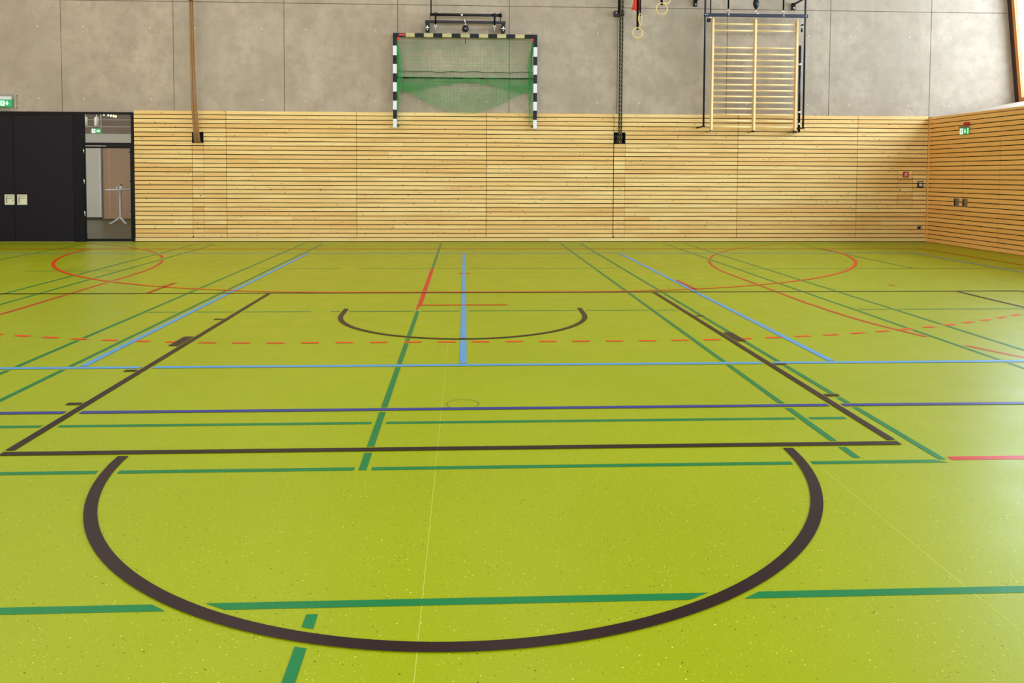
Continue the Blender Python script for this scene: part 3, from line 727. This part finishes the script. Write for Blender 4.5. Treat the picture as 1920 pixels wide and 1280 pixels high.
# pendants and the row of little lamps, foyer exit sign
for x, lab in ((-10.27, 'white tube pendant lamp seen through the fanlight, nearer the black door'), (-9.973, 'white tube pendant lamp seen through the fanlight, next to the foyer exit sign')):
    pd = thing('pendant_lamp', (x, 12, 3.45), lab, 'lamp', 'foyer pendant lamps')
    MB().lathe((x, 12, 2.78), [(.05, 0), (.055, .01), (.055, .22), (.03, .24)], 20).build('lamp_shade', M['pendant'], pd)
    MB().cyl((x, 12, 3.02), (x, 12, 3.45), .012, 8).build('pendant_rod', M['pendant'], pd)
for i, (x, z) in enumerate(((-9.775, 3.095), (-9.66, 3.075), (-9.59, 3.06), (-9.52, 3.05), (-9.462, 3.04))):
    b = thing('hanging_bulb', (x, 12, 3.45), ('leftmost', 'second from the left', 'middle', 'second from the right', 'rightmost')[i]+' small warm bulb of the hanging row of five behind the fanlight', 'lamp', 'hanging bulbs in the foyer')
    MB().lathe((x, 12, z-.035), [(.008, 0), (.02, .02), (.022, .045), (.01, .07)], 12).build('bulb', M['bulb'], b)
    MB().cyl((x, 12, z+.03), (x, 12, 3.45), .003, 6).build('cable', M['gloss_black'], b)

# ------------------------------------------------------------------ signs
ARROW_DOWN = [(-.012, .045), (.012, .045), (.012, .0), (.036, .0), (0, -.045), (-.036, .0), (-.012, .0)]
def man(mb, to3, ox, oz, s, mi_w, mi_g, d):
    """white doorway with a green running figure on it"""
    q = lambda pts: [(ox+u*s, oz+v*s) for u, v in pts]
    mb.prism(q([(-.5, -.6), (.5, -.6), (.5, .6), (-.5, .6)]), to3, d, mi_w)
    t2 = lambda u, v, w: to3(u, v, w+d)
    mb.prism(q([(-.02+.12*math.cos(2*PI*i/12), .40+.12*math.sin(2*PI*i/12)) for i in range(12)]), t2, d*.5, mi_g)
    mb.prism(q([(-.16, .22), (.14, .24), (.12, -.12), (.30, -.30), (.22, -.38), (-.02, -.16), (-.2, -.5), (-.32, -.45), (-.12, -.08)]), t2, d*.5, mi_g)
    mb.prism(q([(-.16, .22), (-.38, .02), (-.32, -.04), (-.1, .1)]), t2, d*.5, mi_g)
    mb.prism(q([(.14, .24), (.36, .08), (.32, 0), (.1, .12)]), t2, d*.5, mi_g)
# left sign on the concrete, clear holder on stand-off pins
e = thing('exit_sign', (-10.03, YC, 2.89), 'green emergency exit sign with a down arrow in a clear holder above the black door', 'exit sign', 'emergency exit signs')
MB().box(-10.36, -9.69, 7.625, 7.629, 2.90, 3.19).build('clear_holder', M['glass'], e)
for x0 in (-9.705, -10.375): MB().box(x0, x0+.015, 7.62, 7.634, 2.90, 3.19).build('holder_edge', M['chrome'], e)
for x in (-9.69, -10.36):
    for z in (2.915, 3.175): MB().cyl((x, 7.615, z), (x, YC, z), .011, 10).build('standoff_pin', M['chrome'], e)
MB().box(-10.33, -9.77, 7.585, 7.65, 3.075, 3.145).build('lamp_housing', M['white'], e, bevel=.004)
to = lambda u, v, wv: (u, 7.606-wv, v)
sg = MB().box(-10.32, -9.765, 7.606, 7.622, 2.925, 3.075, 0)
man(sg, to, -9.955, 3.0, .09, 1, 0, .003)
sg.prism([(-9.86+u, 3.0+v) for u, v in ARROW_DOWN], to, .003, 1)
sg.build('sign_panel', [M['sign_green'], M['sign_white']], e)
# right sign on the side wall
e = thing('exit_sign', (XR, 6.32, 2.40), 'small glowing exit sign on the timber side wall above the flush double door', 'exit sign', 'emergency exit signs')
MB().box(XR-.05, XR, 6.17, 6.47, 2.53, 2.575).build('lamp_housing', M['grey'], e, bevel=.003)
MB().box(XR-.035, XR, 6.17, 6.33, 2.58, 2.65).build('sensor_box', M['fire_red'], e, bevel=.003)
to = lambda u, v, wv: (XR-.03-wv, u, v)
sg = MB().box(XR-.03, XR-.015, 6.165, 6.465, 2.40, 2.53, 0)
man(sg, to, 6.40, 2.465, .1, 1, 0, .003)
sg.prism([(6.28+u, 2.465+v) for u, v in ARROW_DOWN], to, .003, 1)
sg.box(XR-.033, XR-.03, 6.17, 6.195, 2.405, 2.525, 1)
sg.build('sign_panel', [M['sign_green'], M['sign_white']], e)
# foyer sign
e = thing('exit_sign', (-9.98, 12, 3.45), 'green exit sign with a right arrow hanging in the foyer behind the fanlight', 'exit sign', 'emergency exit signs')
MB().cyl((-9.856, 12, 2.71), (-9.856, 12, 3.45), .012, 8).build('hanging_rod', M['white'], e)
to = lambda u, v, wv: (u, 11.985-wv, v)
sg = MB().box(-10.118, -9.85, 11.985, 12.015, 2.58, 2.708, 0)
man(sg, to, -10.05, 2.645, .085, 1, 0, .003)
sg.prism([(-9.925-v*1.1, 2.645+u*1.1) for u, v in ARROW_DOWN], to, .003, 1)
sg.build('sign_panel', [M['sign_green'], M['sign_white']], e)
# red fire equipment sign
fs = thing('fire_sign', (10.095, YW, 1.54), 'small square red fire-fighting sign with a white pictogram near the corner', 'sign')
MB().box(10.03, 10.16, YW-.006, YW, 1.476, 1.61).build('sign_plate', M['fire_red'], fs)
to = lambda u, v, wv: (10.095+u, YW-.006-wv, 1.543+v)
pg = MB().prism([(-.03, -.045), (.0, -.045), (.035, -.005), (.035, .02), (.005, .045), (-.01, .04), (.02, .015), (.02, .0), (-.005, -.03), (-.03, -.03)], to, .0015)
pg.prism([(-.03, -.02), (-.018, -.02), (-.005, .03), (-.018, .035)], to, .0015)
pg.build('pictogram', M['white'], fs)
# black control panel and the socket
cp_ = thing('control_panel', (10.44, YW, 1.32), 'black wall panel with pale display between the red sign and the corner', 'panel')
MB().box(10.375, 10.505, YW-.02, YW, 1.255, 1.39).build('housing', M['gloss_black'], cp_, bevel=.004)
MB().box(10.392, 10.488, YW-.022, YW-.02, 1.355, 1.368).build('label_strip', M['white'], cp_)
MB().box(10.402, 10.478, YW-.023, YW-.02, 1.275, 1.335).box(10.425, 10.455, YW-.025, YW-.023, 1.297, 1.309).build('display', M['beige'], cp_)
so = thing('wall_socket', (10.44, YW, .32), 'small grey wall socket low beside the corner', 'socket')
MB().box(10.39, 10.495, YW-.012, YW, .275, .37).build('cover_plate', M['grey'], so, bevel=.003)
MB().cyl((10.44, YW-.014, .322), (10.44, YW-.010, .322), .028, 16).build('socket_hole', M['gloss_black'], so)

# ------------------------------------------------------------------ handball goal
GY = 7.50
g = thing('handball_goal', (0.02, GY, 2.525), 'handball goal with black and white posts and green net hanging on the wall', 'goal')
zs = [4.582, 4.307, 4.100, 3.908, 3.706, 3.511, 3.309, 3.112, 2.918, 2.716, 2.525]
for x, z_off in ((-1.526, 0), (1.553, .006)):
    mb = MB()
    for i, (a, b) in enumerate(zip(zs, zs[1:])): mb.box(x-.04, x+.04, GY-.04, GY+.04, b, a, i % 2)
    p = mb.build('post', [M['gloss_black'], M['white']], g)
    s = 1 if x < 0 else -1
    f = MB().box(x+s*.04, x+s*.09, GY-.015, GY-.005, 2.545, 2.552).box(x+s*.04, x+s*.09, GY-.015, GY-.005, 2.588, 2.595).box(x+s*.08, x+s*.09, GY-.015, GY-.005, 2.552, 2.588).cyl((x+s*.055, GY-.01, 2.57), (x+s*.055, YW, 2.57), .010, 8)
    f.build('wall_bracket', M['gloss_black'], p)
    MB().cyl((x, GY, 2.505), (x, GY, 2.525), .012, 8).build('foot_pin', M['white'], p)
xsb = [-1.486, -1.290, -1.093, -.893, -.693, -.490, -.288, -.091, .110, .310, .510, .709, .909, 1.109, 1.312, 1.513]
mb = MB()
for i, (a, b) in enumerate(zip(xsb, xsb[1:])): mb.box(a, b, GY-.04, GY+.04, 4.502, 4.582, i % 2)
cb = mb.build('crossbar', [M['gloss_black'], M['white_shaded']], g)
MB().box(-1.435, -1.295, GY-.046, GY-.040, 4.523, 4.566).add([(-1.295, GY-.046, 4.523), (-1.295, GY-.046, 4.566), (-1.262, GY-.046, 4.545)], [(0, 1, 2)]).build('red_tag', M['red'], cb)
for x in (-1.455, 1.48): MB().tube([(x, GY-.02, 4.495), (x+.012, GY-.03, 4.468), (x-.01, GY-.02, 4.44)], .02, 7).build('net_tie', M['orange'], cb)
MB().tube([(0.02, GY-.03, 4.505), (.01, GY-.045, 4.44), (0.018, GY-.04, 4.36)], .008, 6).build('strap_end', M['rope_dark'], cb)
MB().cyl((-1.486, 7.575, 3.628), (1.513, 7.575, 3.628), .014, 10).build('net_rod', M['gloss_black'], g)
MB().tube([(-1.47+2.97*i/40, 7.56, 3.762+.008*math.sin(i*.9)+.006*math.sin(i*.37)) for i in range(41)]+[(1.49, 7.55, 3.72), (1.49, 7.56, 3.64)], .0075, 6).build('net_cord', M['net_dark'], g)
NR = .0028
def strands(mb, fn, us, vs, jit=.006, seed=1, r=NR, m=0):
    rr = random.Random(seed); cache = {}
    def P(u, v):
        k = (round(u, 4), round(v, 4))
        if k not in cache:
            p = fn(u, v); cache[k] = (p[0]+rr.uniform(-jit, jit), p[1]+rr.uniform(-.004, .004), p[2]+rr.uniform(-jit, jit))
        return cache[k]
    for u in us: mb.tube([P(u, v) for v in vs], r, 3, m, cap=False, smooth=False)
    for v in vs: mb.tube([P(u, v) for u in us], r, 3, m, cap=False, smooth=False)
lin_ = lambda a, b, n: [a+(b-a)*i/(n-1) for i in range(n)]
NX0, NX1 = -1.47, 1.49
net = MB()
# upper sheet from crossbar to rod
strands(net, lambda u, v: (NX0+(NX1-NX0)*u, 7.515+.07*v, 4.50+(3.628-4.50)*v - .012*math.sin(PI*v)), lin_(0, 1, 37), lin_(0, 1, 12), .008, 3)
# second, shorter layer gathered on the rod (deep at the sides, shallow in the middle)
def lay2(u, v):
    x = NX0+(NX1-NX0)*u; e = abs(2*u-1)
    depth = .10+.23*min(1, e**1.3*1.15)
    return (x, 7.60+.02*math.sin(u*40), 3.64-depth*v)
strands(net, lay2, lin_(0, 1, 64), lin_(0, 1, 7), .010, 5)
strands(net, lambda u, v: (lay2(u, v)[0]+.02, 7.55+.02*math.sin(u*33), lay2(u, v)[2]+.01), lin_(0, 1, 50), lin_(0, 1, 6), .014, 15)
# long bag below the rod, sagging in the middle
def lay3(u, v):
    x = NX0+(NX1-NX0)*u; e = abs(2*u-1)
    depth = .29+.50*(1-min(1, e*1.08)**1.7)
    return (x*(1-.05*v), 7.585+.04*math.sin(PI*v), 3.63-depth*v**.9)
strands(net, lay3, lin_(0, 1, 40), lin_(0, 1, 12), .008, 8)
strands(net, lambda u, v: (lay3(u, v)[0]+.03, 7.52-.03*v, 3.63-(3.63-lay3(u, v)[2])*.96), lin_(.02, .98, 36), lin_(.35, 1, 8), .012, 9)
net.build('net', M['net'], g)
# gathered side bundles along both posts
for s, x0 in ((1, -1.475), (-1, 1.50)):
    nb = MB(); rr = random.Random(21+s)
    for i in range(19):
        low = rr.random() < .45
        zt = rr.uniform(4.25, 4.49); zb = rr.uniform(2.60, 2.85) if low else rr.uniform(3.2, 3.5)
        bulge = rr.uniform(.02, .13)*s; back = rr.uniform(7.50, 7.60); dx = (rr.uniform(-.10, .02) if s > 0 and low else rr.uniform(-.02, .10))*1.0*(1 if s > 0 else -1)
        pts = []
        for k in range(9):
            t = k/8; z = zt+(zb-zt)*t
            x = x0 + s*.005 + bulge*math.sin(PI*min(1, t*1.1))**1.4*(.4+.9*t) + (dx*max(0, t-.6)/.4 if low else 0)
            pts.append((x+rr.uniform(-.012, .012), back+rr.uniform(-.02, .02), z))
        nb.tube(pts, NR*1.05, 3, 0, cap=False, smooth=False)
    for i in range(20):
        z = rr.uniform(2.62, 3.75); a = x0+s*rr.uniform(-.07, .02) if z < 3.2 else x0; b = a+s*rr.uniform(.06, .15)
        nb.tube([(a, 7.55, z), ((a+b)/2, 7.54, z-.02), (b, 7.55, z+rr.uniform(-.05, .05))], NR, 3, 0, cap=False, smooth=False)
    nb.build('net_side', M['net'], g)

# hoist above the goal
HY = 7.45
ho = thing('goal_hoist', (0.02, HY, 4.6), 'black lifting gear with pulley and two end brackets above the hanging goal', 'hoist')
MB().box(-.866, .893, HY-.03, HY+.03, 4.803, 4.858).build('beam', M['steel_black'], ho, bevel=.004)
MB().cyl((-.755, HY-.05, 4.977), (.78, HY-.05, 4.977), .031, 16).build('drive_tube', M['steel_black'], ho)
MB().box(-.085, -.045, HY-.084, HY-.078, 4.955, 4.985).build('label_plate', M['white'], ho)
MB().box(.768, .785, HY-.07, HY-.01, 4.86, 5.03).cyl((.74, HY-.05, 4.977), (.81, HY-.05, 4.977), .04, 14).build('end_plate', M['gloss_black'], ho)
MB().cyl((-.735, HY-.05, 4.99), (-.735, HY-.05, ZC-.003), .013, 10).cyl((-.755, HY-.04, 4.99), (-.755, HY-.04, 4.85), .006, 6).build('drive_rod', M['steel_black'], ho)
for x in (-.815, .842):
    b = MB().box(x-.036, x+.036, HY-.03, YC, 4.74, 4.81).box(x-.038, x+.038, HY-.034, YC-.02, 4.632, 4.745).build('end_bracket', M['gloss_black'], ho, bevel=.003)
    MB().box(x-.034, x+.034, HY-.038, HY-.034, 4.682, 4.71).cyl((x, HY-.05, 4.725), (x, HY-.034, 4.725), .014, 10).cyl((x, HY-.042, 4.652), (x, HY-.034, 4.652), .012, 10).build('bracket_fitting', M['white'], b)
for x in (-.634, .648):
    st = MB().box(x-.019, x+.019, HY-.092, HY-.086, 4.755, 5.012).build('strap', M['webbing'], ho)
    MB().box(x-.022, x+.022, HY-.10, HY-.02, 4.955, 5.015).build('strap_clamp', M['gloss_black'], st)
    MB().torus((x, HY-.088, 4.73), .024, .006, n=16, k=6).tube([(x, HY-.088, 4.706), (x, HY-.05, 4.582)], .006, 6).build('hook', M['chrome'], st)
pu = MB().lathe((.012, HY-.09, 4.595), [(.02, 0), (.052, .015), (.072, .045), (.076, .08), (.062, .125), (.03, .15)], 24).build('counterweight_ball', M['steel_blue'], ho)
MB().cyl((.012, HY-.158, 4.65), (.012, HY-.175, 4.66), .018, 10).build('cap', M['chrome'], pu)
MB().cyl((.012, HY-.10, 4.73), (.012, HY-.10, 4.80), .018, 10).tube([(.012, HY-.1, 4.79), (-.008, HY-.1, 4.83), (0, HY-.1, 4.88), (.012, HY-.08, 4.89)], .016, 8).build('chrome_hook', M['chrome'], pu)

# ------------------------------------------------------------------ wall bars and their lifting frame
BY = 7.30
wb = thing('wall_bars', (6.42, BY, 2.49), 'double-width beech wall bars with round rungs hung high on the right of the back wall', 'wall bars')
stx = (5.462, 6.416, 7.352)
for x, zt in zip(stx, (4.975, 4.96, 4.945)):
    s_ = MB().box(x-.022, x+.022, BY-.01, BY+.085, 2.505, zt).build('stile', M['beech'], wb, bevel=.006)
    MB().box(x-.026, x+.018, BY+.0, BY+.08, 2.47, 2.51).cyl((x-.004, BY+.05, 2.49), (x-.004, YW, 2.49), .014, 8).build('foot_fitting', M['grey'] if x < 6 else M['gloss_black'], s_)
rz = [4.845, 4.700, 4.325, 4.183, 4.050, 3.920, 3.787, 3.655, 3.514, 3.385, 3.255, 3.120, 2.987, 2.856, 2.715, 2.582]
for a, b in zip(stx, stx[1:]):
    for z in rz: MB().cyl((a+.02, BY+.035, z), (b-.02, BY+.035, z), .018, 12).build('rung', M['beech'], wb)
LY = 7.20
lf_ = thing('lifting_frame', (6.36, LY, 2.56), 'anthracite tubular lifting frame with straps and pulley around the wall bars', 'frame')
for x, zb in ((5.247, 2.585), (7.478, 2.565)):
    u = MB().cyl((x, LY, zb), (x, LY, ZC), .021, 14).build('upright', M['steel_blue'], lf_)
    d = -1 if x < 6 else -.3
    MB().box(x-.03, x+.03, LY-.025, LY+.03, zb-.02, zb+.012).box(x-.025, x+.015, LY+.03, YW, zb-.018, zb+.010).build('wall_foot', M['gloss_black'], u)
MB().box(5.209, 7.52, LY-.05, LY-.015, 4.968, 5.040).build('crossbeam', M['steel_blue'], lf_, bevel=.005)
for x in (5.235, 5.275, 7.475): MB().cyl((x, LY-.06, 5.005), (x, LY-.045, 5.005), .011, 10).build('bolt', M['chrome'], lf_)
MB().cyl((5.358, LY-.02, 5.035), (5.358, LY-.02, ZC), .014, 10).build('guide_rod', M['steel_blue'], lf_)
for x, z in ((5.750, 5.14), (6.973, 5.125)):
    st = MB().box(x-.017, x+.017, LY-.033, LY-.027, z, ZC).build('strap', M['webbing'], lf_)
    MB().torus((x, LY-.03, z-.025), .019, .007, n=16, k=6).tube([(x, LY-.03, z-.04), (x, LY-.055, z-.075), (x, LY-.055, 4.945)], [.008, .006, .008], 6).build('strap_hook', M['chrome'], st)
bl = MB().lathe((6.362, LY-.03, 5.145), [(.018, 0), (.034, .02), (.062, .08), (.068, .13), (.055, .19), (.025, .24)], 20)
bl = bl.build('pulley_block', M['steel_blue'], lf_)
MB().tube([(6.362, LY-.03, 5.39), (6.362, LY-.03, ZC)], .008, 6).build('steel_cable', M['grey'], bl)
MB().tube([(6.365, LY-.03, 5.15), (6.35, LY-.04, 5.10), (6.33, LY-.04, 5.065), (6.36, LY-.06, 5.045), (6.41, LY-.05, 5.04)], .014, 8).lathe((6.395, LY-.04, 5.038), [(.03, 0), (.03, .012), (.012, .03)], 14).build('hook', M['chrome'], bl)
for x, z in ((5.155, 5.33), (7.395, 5.285)):
    m_ = MB().box(x-.035, x+.035, 7.62, YC, z-.045, z+.10).box(x-.02, x+.02, 7.2, 7.63, z+.06, z+.09).build('wall_plate', M['gloss_black'], lf_)
    MB().cyl((x, 7.61, z-.01), (x, 7.622, z-.01), .018, 12).build('bolt', M['chrome'], m_)
lk = MB().box(5.30, 5.37, LY+.0, LY+.05, 4.86, 4.935).build('lock_box', M['gloss_black'], lf_, bevel=.004)
MB().tube([(5.34, LY+.02, 4.93), (5.345, LY+.02, 4.965), (5.40, LY+.03, 4.965), (5.41, LY+.05, 4.95)], .010, 8).build('shackle', M['chrome'], lk)
ch = MB()
for i in range(7): ch.torus((7.405, LY, 4.94-.03*i), .013, .004, ax=(1, 0, 0) if i % 2 else (0, 1, 0), n=12, k=5)
ch.build('chain', M['chrome'], lf_)
MB().tube([(7.38, LY-.01, 4.80), (7.41, LY-.01, 4.815), (7.44, LY-.01, 4.835)], [.012, .02, .01], 8).build('chain_catch', M['gloss_black'], lf_)
MB().cyl((7.405, LY, 4.74), (7.405, LY, 4.66), .018, 10).build('chain_weight', M['gloss_black'], lf_)
# black pole with white bands leaning along the right stile
bp = thing('bar_pole', (7.47, 7.40, 2.49), 'black pole with white bands fixed upright along the right edge of the wall bars', 'pole')
MB().cyl((7.473, 7.40, 2.49), (7.460, 7.40, 4.40), .026, 16).build('shaft', M['steel_black'], bp)
for z in (3.985, 2.925, 2.665): MB().cyl((7.473-.0068*(z-2.49), 7.40, z-.02), (7.473-.0068*(z-2.49), 7.40, z+.02), .031, 16).build('white_band', M['white'], bp)
MB().box(7.455, 7.495, 7.40, YW, 2.475, 2.49).build('pole_bracket', M['gloss_black'], bp)

# ------------------------------------------------------------------ ropes
tops = [(-5.895, 7.40), (-5.872, 7.42), (-5.852, 7.40), (-5.838, 7.43), (-5.862, 7.44)]
bots = [-5.868, -5.840, -5.812, -5.784, -5.756]
names_ = ('outermost tan climbing rope on the side of the glazed door', 'second tan climbing rope from the glazed door', 'middle tan climbing rope of the bundle', 'fourth tan climbing rope from the glazed door', 'outermost tan climbing rope on the side of the goal')
for (tx, ty), bx, lab in zip(tops, bots, names_):
    pts = []
    for i in range(25):
        t = i/24; z = 2.19+(ZC-2.19)*t
        k = min(1, (z-2.19)/(5.22-2.19))
        x = bx+(tx-bx)*k**.85 + (0 if z < 5.22 else -.012*(z-5.22)); y = 7.52+(ty-7.52)*min(1, (z-2.19)/.8) if z > 2.19 else 7.52
        pts.append((x, y, z))
    pts = [(bx, 7.60, 2.182)] + pts
    o = MB().tube(pts, .0125, 10, 0).build('climbing_rope', M['rope']); tag(o, lab+' hanging into the wall niche', 'rope', 'tan climbing ropes')
rb = MB().tube([(-5.862, 7.36, 5.20), (-5.862, 7.36, 5.30)], .055, 12).build('red_binding', M['red']); tag(rb, 'red binding around the top of the tan climbing ropes', 'binding')
# two dark braided ropes with yellow flecks
for dx, lab in ((-.022, 'dark yellow-flecked braided rope on the side of the goal'), (.022, 'dark yellow-flecked braided rope on the side of the rings')):
    n = 230; pts = []
    for i in range(n+1):
        t = i/n; z = 2.23+(ZC-2.23)*t
        pts.append((3.462+dx+.008*(z-2.3)/3+(0 if dx < 0 else .004), 7.53, z))
    pts = [(3.47+dx*1.5, 7.62, 2.30), (3.46+dx, 7.60, 2.245)] + pts
    o = MB().tube(pts, .0185, 8, 0, pick=lambda i, j: 1 if (i+j) % 4 == 0 else 0, smooth=False).build('braided_rope', [M['rope_dark'], M['rope_yellow']])
    tag(o, lab, 'rope', 'dark braided ropes')
coil = MB()
for i in range(4): coil.tube([(3.475+.05*math.cos(a*.5+i)+.012*i-.02, 7.72-.02*i, 2.255+.035*i+.012*math.sin(a)) for a in range(13)], .016, 6, 0, pick=lambda i, j: 1 if (i+j) % 3 == 0 else 0, smooth=False)
o = coil.build('rope_coil', [M['rope_dark'], M['rope_yellow']]); tag(o, 'dark rope end coiled inside the small black wall niche', 'rope')
rg = thing('rope_guide', (3.42, 7.6, 5.09), 'black steel guide bracket and tube holding the dark braided ropes high on the wall', 'bracket')
MB().box(3.315, 3.535, 7.555, YC, 5.035, 5.145).build('bracket_plate', M['steel_black'], rg, bevel=.003)
MB().cyl((3.355, 7.548, 5.10), (3.355, 7.556, 5.10), .012, 10).build('bolt', M['chrome'], rg)
MB().cyl((3.412, 7.56, 5.1), (3.412, 7.56, ZC), .022, 12).build('guide_tube', M['steel_black'], rg)
MB().cyl((3.415, 7.675, ZW), (3.415, 7.675, 5.05), .006, 6).build('pull_wire', M['joint'], rg)

# ------------------------------------------------------------------ gymnastic rings
def gym_ring(x, y, z, R, ang, tilt, label, strapw=.035, straptop=ZC):
    t = thing('gymnastic_ring', (x, y, z), label, 'gymnastic ring', 'gymnastic rings')
    ax = (math.cos(ang), math.sin(ang), 0); ay = (tilt*-math.sin(ang), tilt*math.cos(ang), 1)
    MB().torus((x, y, z), R, .0125, ax, ay, 48, 12).build('ring', M['beech_ring'], t)
    zt = z+R
    MB().box(x-strapw/2, x+strapw/2, y-.006, y-.003, zt-.035, straptop).box(x-strapw/2, x+strapw/2, y+.014, y+.017, zt-.035, straptop).box(x-strapw/2, x+strapw/2, y-.006, y+.017, zt-.04, zt-.034).build('strap', M['webbing'], t)
gym_ring(3.682, 6.85, 4.539, .108, .1, 0, 'lowest wooden gymnastic ring on a long black strap', .045)
gym_ring(3.752, 6.92, 4.842, .112, 1.05, 0, 'wooden gymnastic ring turned edge-on beside the long black strap', .028)
gym_ring(4.198, 6.85, 5.055, .120, .05, 0, 'wooden gymnastic ring facing the hall high between ropes and wall bars', .048)
gym_ring(4.345, 7.05, 5.325, .115, .5, 0, 'highest wooden gymnastic ring, mostly cut off by the top edge', .04)
cl = thing('red_cloth', (3.69, 6.90, 5.03), 'orange-red cloth flag hanging behind the black ring strap', 'cloth')
def fold(u, v): # u across, v up
    wv = .108*(1-.86*v)
    return (3.682+.012*v+wv*u, 6.955+.03*math.sin(u*5+.6)*(1-.4*v), 5.035+.52*v - (.012*math.cos(u*4) if v < .01 else 0))
nu, nv = 15, 8
for nm, d in (('cloth_panel', 0),):
    vv = [fold(-1+2*i/(nu-1), j/(nv-1)) for j in range(nv) for i in range(nu)]
    mb = MB().add(vv, [(j*nu+i, j*nu+i+1, (j+1)*nu+i+1, (j+1)*nu+i) for j in range(nv-1) for i in range(nu-1)], 0, True)
    o = mb.build(nm, M['orange'], cl); so_ = o.modifiers.new('thickness', 'SOLIDIFY'); so_.thickness = .006
MB().cyl((3.69, 6.957, 5.54), (3.69, 6.957, ZC), .006, 6).build('hanging_cord', M['webbing'], cl)
